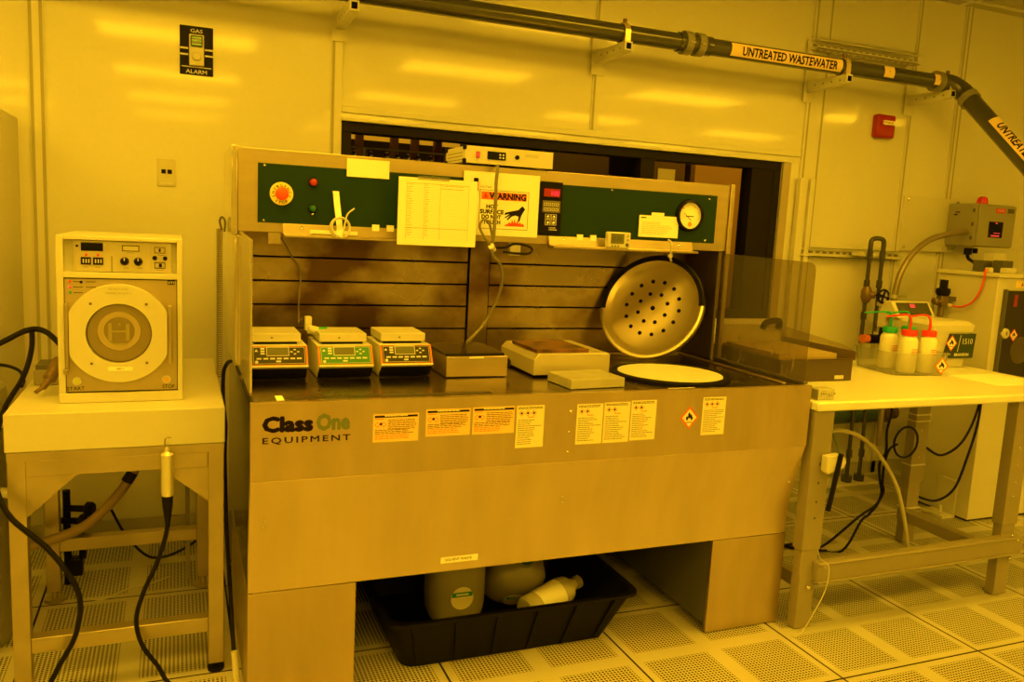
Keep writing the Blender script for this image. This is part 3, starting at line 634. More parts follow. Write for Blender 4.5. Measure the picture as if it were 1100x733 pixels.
# round chuck plate
t = thing('round_hotplate', 'round flush hotplate with dark rim and white disc near the right shield', 'hotplate', (.84, -.042, .90))
obj('rim', MB().lathe([(0, .0005), (.212, .0005), (.212, .008), (.204, .012), (.190, .012), (.187, .004), (0, .004)], (.843, -.045, .900), n=64), BLACK, t)
obj('disc', MB().lathe([(0, .0045), (.184, .0045), (.184, .0095), (0, .0100)], (.843, -.045, .900), n=64), WAFER, t)
# perforated round lid leaning against the slotted back
C0 = Vector((.962, .305, 1.108)); toc = (Vector((-.77, -2.495, 1.398)) - C0).normalized()
ul = (-_r - _d).normalized(); ul = (ul - toc * ul.dot(toc)).normalized()
nrm = (toc * math.cos(math.radians(29)) + ul * math.sin(math.radians(29))).normalized()
t = thing('perforated_lid', 'round dished metal lid with small holes leaning against the slotted back', 'lid', C0 - Vector((0, 0, .2)))
R = .212
obj('dish', MB().lathe([(R, -.022), (R + .003, -.004), (R + .003, .004), (R - .004, .006), (R - .014, .003), (R - .03, -.006), (R * .8, -.012), (R * .4, -.020), (0, -.022), (0, -.024), (R * .4, -.022), (R * .8, -.015), (R - .02, -.010), (R - .004, -.022), (R, -.022)], C0, nrm, 72), mat('dish_metal', (.60, .54, .43), .32, metal=.8), t)
hx = (Vector((0, 0, 1)) - nrm * nrm.z).normalized(); hy = nrm.cross(hx)
# gasket: the dark band round the upper left part of the rim
a0, a1 = math.radians(-84), math.radians(98); n = 40; rings = []
for k in range(n + 1):
    a = a0 + (a1 - a0) * k / n; rd = hx * math.cos(a) - hy * -math.sin(a)
    rings.append([C0 + rd * (R - .018) + nrm * .0045, C0 + rd * (R - .002) + nrm * .0085, C0 + rd * (R + .0035) + nrm * .005, C0 + rd * (R + .0035) - nrm * .008, C0 + rd * (R - .018) + nrm * .002])
GASK = MB().loft(rings); obj('gasket', GASK, BLACK, t)
mb = MB()
def hole(r, a, rr_=.0078):
    rd = hx * math.cos(a) + hy * math.sin(a); s_ = -.022 + (.010 * (r / (R * .8)) ** 2); p = C0 + rd * r
    mb.cyl(p + nrm * (s_ - .002), p + nrm * (s_ + .0028), rr_, n=14)
hole(0, 0, .0095)
for k in range(8): hole(.062, math.radians(22.5 + k * 45))
for k in range(14): hole(.112, math.radians(12 + k * 360 / 14))
obj('vent_hole', mb, DARK, t)
o = obj('wire_hook', MB().tube([(.975, .235, 1.372), (.975, .214, 1.36), (.975, .212, 1.33), (.978, .22, 1.315), (.978, .215, 1.30), (.985, .22, 1.292)], .004).box(.968, .984, .212, .222, 1.306, 1.318), ALU); tag(o, 'small metal hook hanging from the right ledge above the round lid', 'hook')

# ================================================================ UNDER THE BENCH
t = thing('spill_tray', 'black ribbed plastic spill tray on the floor under the steel bench', 'tray', (.25, .1, 0))
def trect(x0, x1, y0, y1, z): return superring((x0 + x1) / 2, (y0 + y1) / 2, z, (x1 - x0) / 2, (y1 - y0) / 2, 14, 48)
mb = MB(); mb.loft([trect(-.125, .600, -.150, .36, .004), trect(-.172, .690, -.188, .40, .160), trect(-.185, .705, -.200, .415, .160), trect(-.185, .705, -.200, .415, .170), trect(-.165, .683, -.180, .395, .170), trect(-.118, .593, -.142, .35, .012)])
obj('shell', mb, BLACK, t)
mb = MB()
for i in range(6):
    x = -.07 + i * .125; xt = x * 1.13 - .02
    mb.loft([[(x - .010, -.158, .01), (x + .010, -.158, .01), (x + .010, -.148, .01), (x - .010, -.148, .01)], [(xt - .010, -.197, .158), (xt + .010, -.197, .158), (xt + .010, -.18, .158), (xt - .010, -.18, .158)]])
obj('rib', mb, BLACK, t)
def jug(label, M, w_, h, cap_dark=True):
    t = thing('plastic_jug', label, 'jug', M.translation, 'plastic jugs in the tray')
    mb = MB(); R_ = []
    for z, k in ((0, .60), (.006, .76), (.02, .88), (.04, .96), (.07, 1), (h * .62, 1), (h * .75, .93), (h * .85, .72), (h * .92, .42), (h * .94, .30), (h, .28)): R_.append(superring(0, 0, z, w_ / 2 * k, w_ * .42 * k, 2.7 if k > .5 else 2, 32, M))
    mb.loft(R_); obj('body', mb, POLY, t)
    obj('handle', MB().tube([M @ Vector(p) for p in ((-.03, 0, h * .93), (-.07, 0, h * .96), (-.085, 0, h * .88), (-.08, 0, h * .72))], .010), POLY, t)
    obj('cap', MB().cyl(M @ Vector((0, 0, h * .96)), M @ Vector((0, 0, h * 1.06)), .024), mat('dark_teal_cap', (.01, .10, .09), .4), t)
    yb = -w_ * .42 - .001; q = MB().cyl(M @ Vector((0, yb + .002, h * .36)), M @ Vector((0, yb - .0005, h * .36)), .040); lb = obj('label', q, mat('label_dim', (.75, .70, .55), .6), t)
    obj('band', MB().box(-.036, .036, yb - .0015, yb - .0005, h * .36 + .006, h * .36 + .022, M), mat('label_green', (.02, .30, .18), .5), lb)
    obj('lettering', MB().box(-.022, .022, yb - .002, yb - .0015, h * .36 + .011, h * .36 + .017, M), MATS['label_dim'], lb)
    return t
jug('upright milky jug with round green-banded label, left one in the tray', Matrix.Translation((.118, .085, .030)), .205, .30)
jug('tilted milky jug with dark teal cap, right one in the tray', Matrix.Translation((.345, .20, .068)) @ Matrix.Rotation(math.radians(10), 4, 'Y') @ Matrix.Rotation(math.radians(42), 4, 'X'), .215, .215)
Mb_ = Matrix.Translation((.33, -.06, .086)) @ Matrix.Rotation(math.radians(20), 4, 'Z') @ Matrix.Rotation(math.radians(80), 4, 'Y')
t = thing('white_bottle', 'pale bottle with printed label lying on its side in the tray', 'bottle', (.42, -.03, .11))
obj('body', MB().lathe([(0, 0), (.046, .002), (.052, .012), (.052, .17), (.045, .20), (.022, .225), (.020, .24)], Mb_ @ Vector((0, 0, 0)), Mb_.to_3x3() @ Vector((0, 0, 1)), 32), mat('bottle_white', (.52, .50, .40), .4), t)
obj('cap', MB().lathe([(.024, .238), (.024, .262), (0, .263)], Mb_ @ Vector((0, 0, 0)), Mb_.to_3x3() @ Vector((0, 0, 1)), 24), GREY, t)
obj('label', MB().lathe([(.0525, .05), (.0525, .155)], Mb_ @ Vector((0, 0, 0)), Mb_.to_3x3() @ Vector((0, 0, 1)), 32), PAPER, t)

# ================================================================ LEFT STAND AND SPIN DRYER
FT = .0; LX0, LX1 = -1.200, -.645
st = thing('equipment_stand', 'square-tube steel stand with a thick cream top at the left', 'table', (-.92, .35, 0))
obj('top', MB().box(LX0 - .004, LX1 + .002, -.006, .855, .722, .829), CREAM, st, bevel=.003)
mb = MB(); q = .044
for x in (LX0, LX1 - q):
    o = obj('leg', MB().box(x, x + q, FT, FT + q, .03, .71), SST, st, bevel=.002)
    obj('foot', MB().cyl((x + q / 2, FT + q / 2, .03), (x + q / 2, FT + q / 2, .012), .008).cyl((x + q / 2, FT + q / 2, .012), (x + q / 2, FT + q / 2, .001), .024), BLACK, o)
    xr = x + (0 if x < -1 else -.02)
    o = obj('leg', MB().box(xr, xr + q, .625, .625 + q, .04, .71), SST, st, bevel=.002)
    obj('foot', MB().cyl((xr + q / 2, .647, .04), (xr + q / 2, .647, .010), .008).cyl((xr + q / 2, .647, .010), (xr + q / 2, .647, .001), .034), SST, o)
obj('top_rail', MB().box(LX0, LX1, FT - .001, .70, .696, .7205), SST, st)
obj('top_rail', MB().box(LX0 + q, LX1 - q, FT, FT + q, .650, .696), SST, st, bevel=.002)
obj('gusset', MB().prism([(LX0 + q, .650), (LX0 + q + .125, .650), (LX0 + q, .535)], FT + .004, FT + .010, 'y'), SST, st)
obj('gusset', MB().prism([(LX1 - q, .650), (LX1 - q - .125, .650), (LX1 - q, .545)], FT + .004, FT + .010, 'y'), SST, st)
obj('lower_rail', MB().box(LX0 + q, LX1 - q, FT + .002, FT + q, .135, .180), SST, st, bevel=.002)
obj('lower_rail', MB().box(LX0 + q, LX1 - q - .02, .627, .625 + q, .185, .230), SST, st, bevel=.002)
# spin rinser dryer
dz0 = .830; D = .110
dr = thing('spin_dryer', 'cream spin rinser dryer with round porthole door on the left stand', 'machine', (-.92, .33, dz0))
mb = MB(); mb.box(-1.084, -.757, .142, .56, dz0, 1.307); mb.box(-1.084, -1.066, D, .142, dz0, 1.307); mb.box(-.771, -.757, D, .142, dz0, 1.307); mb.box(-1.066, -.771, D, .142, 1.296, 1.307); mb.box(-1.066, -.771, D, .142, 1.189, 1.205); mb.box(-1.084, -.757, D - .003, .142, dz0, .858)
obj('case', mb, CREAM, dr, bevel=.002)
pn = obj('control_panel', MB().box(-1.040, -.787, .128, .1415, 1.207, 1.294), mat('panel_beige', (.62, .58, .48), .4, metal=.3), dr)
yp = .128
mb = MB(); mb.box(-1.022, -.966, yp - .002, yp, 1.265, 1.288); obj('display', mb, BLACK, pn)
mb = MB(); [mb.box(a, a + .026, yp - .003, yp, 1.226, 1.247) for a in (-1.023, -.992)]; obj('thumbwheel', mb, BLACK, pn)
mb = MB(); [mb.box(a + .005 + k * .007, a + .008 + k * .007, yp - .0035, yp - .003, 1.231, 1.242) for a in (-1.023, -.992) for k in range(3)]; obj('digit', mb, KEY, pn)
mb = MB(); [mb.box(a, a + .006, yp - .002, yp, 1.250, 1.257) for a in (-1.012, -.982)]; obj('marker', mb, RED, pn)
mb = MB(); mb.frame(-.917, -.872, 1.267, 1.284, yp - .002, yp, .002); obj('meter_frame', mb, BLACK, pn); obj('meter_face', MB().box(-.915, -.874, yp - .001, yp, 1.269, 1.282), mat('meter_face', (.75, .72, .55), .5), pn)
for x in (-.911, -.875):
    k_ = obj('knob', MB().lathe([(0, .014), (.009, .014), (.011, .004), (.012, 0)], (x, yp, 1.238), (0, -1, 0), 24), BLACK, pn)
    obj('pointer', MB().box(x - .0012, x + .0012, yp - .0146, yp - .014, 1.240, 1.249), KEY, k_)
mb = MB(); [mb.frame(-.832, -.803, a, a + .018, yp - .002, yp, .0016) for a in (1.264, 1.220)]; mb.box(-.820, -.815, yp - .003, yp, 1.268, 1.278); mb.box(-.820, -.812, yp - .003, yp, 1.224, 1.234); obj('switch', mb, BLACK, pn)
mb = MB(); mb.lathe([(0, .004), (.006, .004), (.007, 0)], (-.831, yp, 1.250), (0, -1, 0), 16); mb.lathe([(0, .008), (.006, .008), (.006, 0)], (-.803, yp, 1.250), (0, -1, 0), 16); mb.cyl((-1.032, yp, 1.278), (-1.032, yp - .002, 1.278), .0035, n=10); obj('fuse_cap', mb, BLACK, pn)
mb = MB(); mb.box(-1.037, -1.0365, yp - .0005, yp, 1.209, 1.292); mb.box(-.842, -.8415, yp - .0005, yp, 1.209, 1.292); mb.box(-.946, -.942, yp - .0006, yp, 1.207, 1.252)
for a in (-1.018, -.987, -.914, -.878): mb.box(a, a + .014, yp - .0004, yp, 1.218, 1.220)
for a, b in ((-.905, 1.262), (-.825, 1.258), (-.828, 1.214)): mb.box(a, a + .02, yp - .0004, yp, b, b + .0015)
obj('print', mb, INKG, pn)
fc = obj('front_plate', MB().box(-1.064, -.773, D + .004, .1415, .862, 1.186), PLATEB, dr)
yf = D + .004
obj('plate_gap', MB().box(-1.0665, -.7705, D + .0065, .1418, .8585, 1.1895), DARK, dr)
mb = MB()
for z, mt in ((1.178, RED), (1.163, LED), (1.147, GCAP)):
    obj('lamp', MB().lathe([(0, .003), (.003, .0025), (.004, 0)], (-1.050, yf, z), (0, -1, 0), 12), mt, fc)
    scribble(mb, -1.042, -1.018, z - .003, z + .001, yf, 1, .002, 1, int(z * 100)); scribble(mb, -1.010, -.985, z - .003, z + .001, yf, 1, .002, 1, int(z * 100) + 1)
mb.cyl((-1.022, yf, 1.177), (-1.022, yf - .002, 1.177), .004, n=12)
for z in (1.106, 1.029, .950): mb.cyl((-1.061, yf, z), (-1.061, yf - .001, z), .003, n=10)
obj('print', mb, INK, fc)
lg = obj('emblem', MB().box(-.797, -.778, yf - .001, yf, 1.174, 1.186), BLACK, fc); obj('lettering', text_mb('STI', -.7955, yf - .001, 1.1765, .007, width=.015, bold=.02), KEY, lg)
# door ring with flattened sides
cx, cz, Ro, Ri = -.926, 1.032, .142, .086; n = 72; rg = [[], [], [], []]
for i in range(n):
    a = 2 * PI * i / n; x, z = Ro * math.cos(a), Ro * math.sin(a); x = max(-.128, min(.128, x)); xi, zi = Ri * math.cos(a), Ri * math.sin(a)
    rg[0].append((cx + x, yf - .001, cz + z)); rg[1].append((cx + x, yf - .020, cz + z)); rg[2].append((cx + xi, yf - .020, cz + zi)); rg[3].append((cx + xi, yf - .001, cz + zi))
mb = MB(); mb.loft(rg + [rg[0]], cap=False); door = obj('door', mb, WHITE, dr, bevel=.0015)
obj('bowl', MB().lathe([(.086, .0), (.080, -.004), (.070, -.006), (0, -.008)], (cx, yf - .002, cz), (0, -1, 0), 48), mat('bowl_steel', (.20, .16, .11), .3, metal=.6), door)
obj('bowl_ring', MB().lathe([(.040, -.004), (.041, .004), (.056, .004), (.058, -.005)], (cx, yf - .002, cz + .006), (0, -1, 0), 48), mat('ring_pale', (.72, .62, .42), .35), door)
mb = MB(); mb.box(cx - .029, cx - .019, yf - .009, yf - .003, cz - .022, cz + .030); mb.box(cx + .017, cx + .027, yf - .009, yf - .003, cz - .022, cz + .028); mb.box(cx - .019, cx + .017, yf - .008, yf - .004, cz + .002, cz + .008)
mb.box(cx - .018, cx + .02, yf - .008, yf - .004, cz - .034, cz - .030); mb.cyl((cx, yf - .009, cz + .026), (cx, yf - .003, cz + .026), .004)
obj('wafer_cradle', mb, mat('cradle_olive', (.60, .55, .32), .4), door)
obj('glass', MB().cyl((cx, yf - .012, cz), (cx, yf - .014, cz), .0859, n=48), GLASS, door)
mb = MB()
for a, r_ in ((50, .112), (130, .112), (230, .112), (310, .112)): mb.lathe([(0, .002), (.003, .002), (.004, 0)], (cx + r_ * math.cos(math.radians(a)), yf - .020, cz + r_ * math.sin(math.radians(a))), (0, -1, 0), 12)
obj('bolt', mb, BRASS, door)
obj('lettering', text_mb('DO NOT LOAD', cx, yf - .0205, cz + .126, .0055, width=.050, align='CENTER'), INKG, door)
obj('lettering', text_mb('WAFERS IN SLOT 1', cx, yf - .0205, cz + .114, .0055, width=.066, align='CENTER'), INKG, door)
obj('label', MB().box(cx - .030, cx + .034, yf - .0208, yf - .020, cz - .108, cz - .096), mat('pale_tape', (.90, .90, .80), .6), door)
obj('lettering', text_mb('SRD-1', cx - .008, yf - .0209, cz - .1045, .0055, width=.018), INK, door)
obj('handle', MB().box(cx + .130, cx + .141, yf - .026, yf - .001, .945, 1.115), SST, fc, bevel=.002)
obj('hinge', MB().box(cx - .138, cx - .130, yf - .016, yf - .001, .925, 1.118).box(cx - .144, cx - .134, yf - .02, yf - .001, .916, .930), SST, fc, bevel=.001)
for x, mt, s_, wd in ((-1.050, mat('button_yellowgreen', (.55, .62, .15), .35), 'START', .045), (-.790, mat('button_amber', (.70, .45, .20), .35), 'STOP', .033)):
    bt = obj('push_button', MB().lathe([(.0085, .006), (.011, .006), (.0125, 0)], (x + .012 * (1 if x < -1 else -1), yf, .893), (0, -1, 0), 24), WHITE, fc)
    obj('lens', MB().lathe([(0, .005), (.0085, .005), (.0085, 0)], (x + .012 * (1 if x < -1 else -1), yf, .893), (0, -1, 0), 24), mt, bt)
    obj('lettering', text_mb(s_, -1.064 if x < -1 else -.813, yf, .866, .0105, width=wd, bold=.01), INK, fc)
# ---- things left of and below the dryer
t = thing('power_supply_box', 'small grey power supply block behind the spin dryer on the stand', 'box', (-1.13, .43, .83))
obj('case', MB().box(-1.185, -1.095, .38, .50, .830, .878), GREY, t, bevel=.003); obj('lid', MB().box(-1.18, -1.10, .385, .495, .878, .892), GREYD, t)
o = obj('connector', MB().tube([(-1.155, .20, .845), (-1.135, .22, .86), (-1.12, .25, .885), (-1.112, .27, .90), (-1.105, .30, .925)], [.006, .010, .018, .020, .018, .014], 14), BRASS); tag(o, 'brown cable connector plugged into the left side of the spin dryer', 'connector')
o = obj('black_hose', MB().tube([(-1.46, .40, .885), (-1.30, .45, .945), (-1.22, .50, .985), (-1.17, .50, .985), (-1.12, .45, .95), (-1.088, .38, .92)], .009), RUBBER); tag(o, 'thick black hose arching from the left edge into the spin dryer', 'hose')
o = obj('black_hose', MB().tube([(-1.205, .52, .99), (-1.20, .46, .93), (-1.212, .38, .86), (-1.25, .30, .78), (-1.262, .2, .70), (-1.25, .1, .62)], .008), RUBBER); tag(o, 'black hose drooping over the left edge of the cream stand top', 'hose')
o = obj('black_cable', MB().tube([(-1.48, .35, .90), (-1.30, .40, .895), (-1.235, .42, .875), (-1.212, .38, .85), (-1.21, .33, .838)], .005), RUBBER); tag(o, 'thin black cable beside the left edge of the stand top', 'cable')
o = obj('black_cable', MB().tube([(-1.222, -.02, .84 - .14), (-1.215, -.05, .63), (-1.18, -.07, .56), (-1.10, -.07, .47), (-1.045, -.07, .38), (-1.025, -.06, .30), (-1.04, -.05, .20), (-1.08, -.05, .12), (-1.13, -.05, .03), (-1.2, -.05, .006)], .0075), RUBBER); tag(o, 'black cable hanging in front of the left leg of the steel stand', 'cable')
t = thing('spray_gun', 'silver spray wand with black sleeve hanging from the stand rail', 'tool', (-.80, -.03, .5))
obj('barrel', MB().lathe([(.004, .22), (.007, .205), (.017, .197), (.018, .09), (.015, .07)], (-.800, -.025, .505), (0, 0, 1), 20), mat('wand_silver', (.80, .76, .68), .35, metal=.5), t)
obj('hook', MB().tube([(-.805, -.025, .70), (-.805, -.025, .745), (-.79, -.02, .75)], .002), CHROME, t)
obj('sleeve', MB().lathe([(.006, -.02), (.014, .05), (.016, .078)], (-.800, -.025, .505), (0, 0, 1), 20), RUBBER, t)
o = obj('black_cable', MB().tube([(-.800, -.025, .503), (-.805, -.025, .46), (-.83, -.03, .38), (-.865, -.035, .30), (-.885, -.04, .22), (-.87, -.04, .14), (-.83, -.04, .07), (-.80, -.05, .015), (-.76, -.08, .007)], .0065), RUBBER); tag(o, 'black cable trailing down from the hanging spray wand', 'cable')
t = thing('drain_hose', 'wide brown drain hose sloping under the cream stand top', 'hose', (-1.0, .5, .3))
obj('hose', MB().tube([(-.865, .52, .66), (-.875, .52, .60), (-.91, .52, .50), (-.975, .52, .40), (-1.07, .52, .31), (-1.18, .52, .27), (-1.26, .52, .25)], .017, 12), HOSE, t)
obj('clamp', MB().tube([(-.915, .52, .493), (-.935, .52, .46)], .0195, 12, False), RUBBER, t)
for i, (x, z) in enumerate(((-1.145, .255), (-1.125, .300), (-1.165, .21))):
    t = thing('valve', ['black knobbed valve, lower of the two behind the left rear leg', 'black knobbed valve, upper of the two behind the left rear leg', 'small black fitting below the knobbed valves'][i], 'valve', (x, .72, z))
    obj('knob', MB().lathe([(0, .03), (.020, .03), (.026, .022), (.026, .006), (.020, 0)], (x + .04, .735, z), (.9, -.3, 0), 20), RUBBER, t); obj('stem', MB().cyl((x + .04, .735, z), (x - .03, .758, z), .012), RUBBER, t)
t = thing('valve', 'black round knob on a grey post beside the right rear leg', 'valve', (-.76, .72, .45))
obj('knob', MB().lathe([(0, .03), (.020, .03), (.024, .022), (.024, .006), (.018, 0)], (-.745, .70, .455), (-.8, -.6, 0), 20), RUBBER, t); obj('stem', MB().box(-.748, -.732, .70, .72, .001, .46), GREY, t)
t = thing('valve_column', 'dark vertical valve assembly standing behind the left rear leg', 'valve', (-1.12, .75, 0))
obj('column', MB().cyl((-1.150, .78, 0.001), (-1.150, .78, .36), .013).box(-1.15, -1.10, .75, .80, .04, .10).cyl((-1.10, .77, .10), (-1.10, .77, .16), .012), RUBBER, t)
o = obj('black_cable', MB().tube([(-1.02, 1.02, .19), (-.97, .98, .10), (-.90, .93, .03), (-.84, .90, .02), (-.76, .86, .06), (-.68, .82, .13), (-.64, .80, .2)], .005), RUBBER); tag(o, 'thin black cable sagging across the floor behind the stand', 'cable')
o = obj('pale_wire', MB().tube([(-1.08, .62, .006), (-1.02, .60, .006), (-.95, .66, .006), (-.86, .70, .006), (-.80, .74, .006)], .003), mat('wire_pale', (.6, .58, .5), .5)); tag(o, 'thin pale wire lying on the floor tiles under the stand', 'wire')
# coiled cord and cable beside the bench
t = thing('coiled_cord', 'pale coiled cord hanging from a hook beside the bench head box', 'cord', (-.63, .56, 1.0))
pts = [(-.636 + .0095 * math.cos(k * PI / 3), .52 + .0095 * math.sin(k * PI / 3), 1.335 - k * .0013) for k in range(0, 400)]
obj('coil', MB().tube(pts, .0024, 5, False), mat('cord_pale', (.30, .26, .19), .4), t); obj('hook', MB().tube([(-.628, .52, 1.33), (-.635, .52, 1.36), (-.628, .52, 1.375), (-.618, .52, 1.36), (-.62, .52, 1.325)], .0035), GREYD, t)
o = obj('black_cable', MB().tube([(-.612, .28, .915), (-.62, .33, .90), (-.63, .36, .86), (-.632, .33, .78), (-.628, .27, .70), (-.632, .23, .60), (-.63, .15, .40), (-.625, .05, .25), (-.62, -.02, .12), (-.618, -.06, .05)], .0065), RUBBER); tag(o, 'black cable running down the left side of the steel bench', 'cable')
t = thing('cable_plug', 'pale plug end standing by the front left foot of the bench', 'plug', (-.617, -.06, 0)); obj('plug', MB().tube([(-.618, -.055, .09), (-.612, -.075, .002)], .010, 12, False), CREAM, t)
# tall cabinet and pressure vessel at the left edge
t = thing('tall_cabinet', 'cream tall cabinet cut off by the left edge of the photo', 'cabinet', (-1.6, .8, 0))
obj('body', MB().box(-1.95, -1.330, .70, 1.20, .62, 1.706), CREAM, t, bevel=.004)
obj('door', MB().box(-1.945, -1.338, .684, .699, .64, 1.69), SHIELDC, t); obj('door_frame', MB().frame(-1.947, -1.334, .636, 1.694, .680, .683, .02), CREAM, t)
obj('leg', MB().box(-1.95, -1.91, .70, .74, 0.001, .62), CREAM, t); obj('leg', MB().box(-1.37, -1.33, 1.16, 1.20, 0.001, .62), CREAM, t); obj('leg', MB().box(-1.95, -1.91, 1.16, 1.20, .001, .62), CREAM, t); obj('leg', MB().box(-1.37, -1.33, .70, .74, .001, .62), CREAM, t)
mb = MB(); [mb.box(-1.331, -1.3285, .76 + k * .02, .765 + k * .02, 1.58, 1.66) for k in range(5)]; obj('vent', mb, TRIM, t); obj('hinge', MB().cyl((-1.334, .69, 1.14), (-1.334, .69, 1.17), .006), RED, t)
t = thing('steel_drum', 'dull steel drum with lid and white fitting left of the cream stand', 'drum', (-1.45, .4, 0))
obj('drum', MB().lathe([(0, 0.001), (.185, .001), (.19, .02), (.19, .80), (.185, .82), (.15, .85), (0, .86)], (-1.455, .42, 0), n=48), mat('drum_steel', (.42, .41, .37), .4, metal=.6), t); obj('fitting', MB().cyl((-1.275, .34, .72), (-1.24, .32, .73), .013).cyl((-1.28, .36, .50), (-1.245, .34, .50), .016), WHITE, t)

# ================================================================ ON THE WALL
def plate(name, label, cat, x0, x1, z0, z1, t_, m_): 
    t = thing(name, label, cat, ((x0 + x1) / 2, WY, z0)); obj('plate', MB().box(x0, x1, WY - t_, WY - .0005, z0, z1), m_, t, bevel=.002); return t
t = plate('gas_alarm', 'black gas alarm plate with strobe with painted green glints high on the left wall', 'alarm', -.757, -.630, 1.937, 2.128, .006, BLACK)
y_ = WY - .006
obj('strobe_base', MB().box(-.722, -.665, y_ - .014, y_, 1.972, 2.095), CREAM, t, bevel=.004)
obj('strobe_lens', MB().box(-.716, -.671, y_ - .022, y_ - .013, 2.045, 2.088), mat('strobe_dark', (.03, .06, .035), .1), t, bevel=.005)
mb = MB(); [mb.box(-.712, -.675, y_ - .0235, y_ - .0218, z, z + .004) for z in (2.052, 2.066, 2.078)]; obj('painted_glint', mb, mat('green_glint_paint', (.35, .8, .4), .3), t)  # glints painted as pale green bars on the lens, nothing is lit
obj('speaker', MB().lathe([(0, .008), (.014, .008), (.018, .004), (.019, 0)], (-.6935, y_ - .014, 2.008), (0, -1, 0), 24), CREAM, t)
mb = MB(); [mb.box(a, b, y_ - .001, y_, z, z + .007) for a, b in ((-.756, -.725), (-.662, -.631)) for z in (2.036, 2.012)]; mb.box(-.75, -.637, y_ - .001, y_, 1.966, 1.970); obj('stripe', mb, KEY, t)
obj('lettering', text_mb('GAS', -.6935, y_, 2.103, .014, width=.046, align='CENTER', bold=.015), KEY, t)
obj('lettering', text_mb('ALARM', -.6935, y_, 1.943, .015, width=.080, align='CENTER', bold=.015), KEY, t)
t = plate('wall_outlet', 'cream data outlet plate with two dark sockets on the left wall', 'outlet', -.844, -.773, 1.483, 1.594, .006, CREAM)
obj('socket', MB().box(-.829, -.812, WY - .008, WY - .006, 1.534, 1.551), BLACK, t); obj('socket', MB().box(-.806, -.789, WY - .008, WY - .006, 1.534, 1.551), BLACK, t); obj('lower_lip', MB().box(-.832, -.785, WY - .009, WY - .006, 1.492, 1.498), TRIM, t)
t = thing('fire_alarm', 'red fire alarm strobe high on the right wall', 'alarm', (2.97, WY, 2.0))
obj('housing', MB().box(2.900, 3.036, WY - .045, WY - .0005, 1.996, 2.126), mat('alarm_red', (.40, .015, .01), .35), t, bevel=.012)
obj('strobe_lens', MB().box(2.935, 3.02, WY - .056, WY - .044, 2.066, 2.092), mat('strobe_clear', (.75, .72, .6), .1), t, bevel=.003); obj('lettering', text_mb('FIRE', 2.945, WY - .056, 2.071, .014, width=.06, bold=.02), REDD, t)
t = plate('cover_plate', 'large blank cream cover plate bolted to the right wall', 'panel', 3.190, 3.640, 1.366, 1.686, .026, mat('cover_plate_paint', (.70, .70, .66), .4))
mb = MB(); [mb.lathe([(0, .006), (.008, .005), (.010, 0)], (x, WY - .026, z), (0, -1, 0), 14) for x, z in ((3.215, 1.665), (3.615, 1.668), (3.215, 1.388), (3.615, 1.388))]; obj('bolt', mb, CHROME, t)
def strut(name, label, x0, x1, z0, z1, y0, y1, slots):
    t = thing(name, label, 'strut', ((x0 + x1) / 2, y1, z0))
    mb = MB(); mb.box(x0, x1, y0, y1, z0, z0 + .004); mb.box(x0, x1, y0, y1, z1 - .004, z1); mb.box(x0, x1, y0, y0 + .003, z0, z0 + .011); mb.box(x0, x1, y0, y0 + .003, z1 - .011, z1); mb.box(x0, x1, y1 - .003, y1, z0, z1)
    obj('channel', mb, mat('galvanised', (.80, .79, .74), .4, metal=.3), t)
    mb = MB(); n = slots
    for i in range(n): x = x0 + (i + .5) * (x1 - x0) / n; w2 = (x1 - x0) / n * .28; mb.box(x - w2, x + w2, y1 - .0045, y1 - .003, (z0 + z1) / 2 - .006, (z0 + z1) / 2 + .006); mb.box(x - w2, x + w2, y1 - .04, y1 - .02, z0 - .0004, z0 + .001)
    obj('slot', mb, GREY, t, kind='stuff'); return t
strut('wall_strut', 'slotted horizontal metal strut on the wall behind the twin pipes', 2.415, 3.20, 1.308, 1.358, WY - .042, WY - .015, 16)
# overhead wastewater pipe
PY, PZ, PR = .985, 2.292, .040
pp = thing('wastewater_pipe', 'dark overhead wastewater pipe running along the back wall', 'pipe', (1.2, PY, PZ))
E0 = Vector((3.13, PY, PZ)); dv = Vector((.05, -1, -.97)).normalized()
obj('run', MB().cyl((-1.6, PY, PZ), E0, PR, n=32), PIPE, pp)
obj('elbow', MB().tube([E0 - Vector((.05, 0, 0)), E0, E0 + Vector((.055, -.02, -.012)), E0 + Vector((.09, -.06, -.05)), E0 + Vector((.09, -.06, -.05)) + dv * .06], PR + .010, 24), PIPE, pp)
E1 = E0 + Vector((.09, -.06, -.05))
obj('descending_run', MB().cyl(E1, E1 + dv * 2.0, PR + .007, n=32), PIPE, pp)
for p, d in ((E0 - Vector((.045, 0, 0)), Vector((1, 0, 0))), (E1 + dv * .06, dv)): obj('coupling', MB().cyl(p - d * .018, p + d * .018, PR + .015, n=32), mat('coupling_olive', (.26, .25, .20), .35), pp)
for x in (1.465, 1.535): obj('coupling', MB().cyl((x - .019, PY, PZ), (x + .019, PY, PZ), PR + .014, n=32), MATS['coupling_olive'], pp)
obj('coupling_core', MB().cyl((1.42, PY, PZ), (1.60, PY, PZ), PR + .005, n=32), PIPE, pp)
mb = MB(); [mb.box(x - .012, x + .012, PY - PR - .022, PY - PR - .010, PZ - .010, PZ - .002) for x in (1.47, 1.53, 1.575)]; obj('clamp_screw', mb, CHROME, pp)
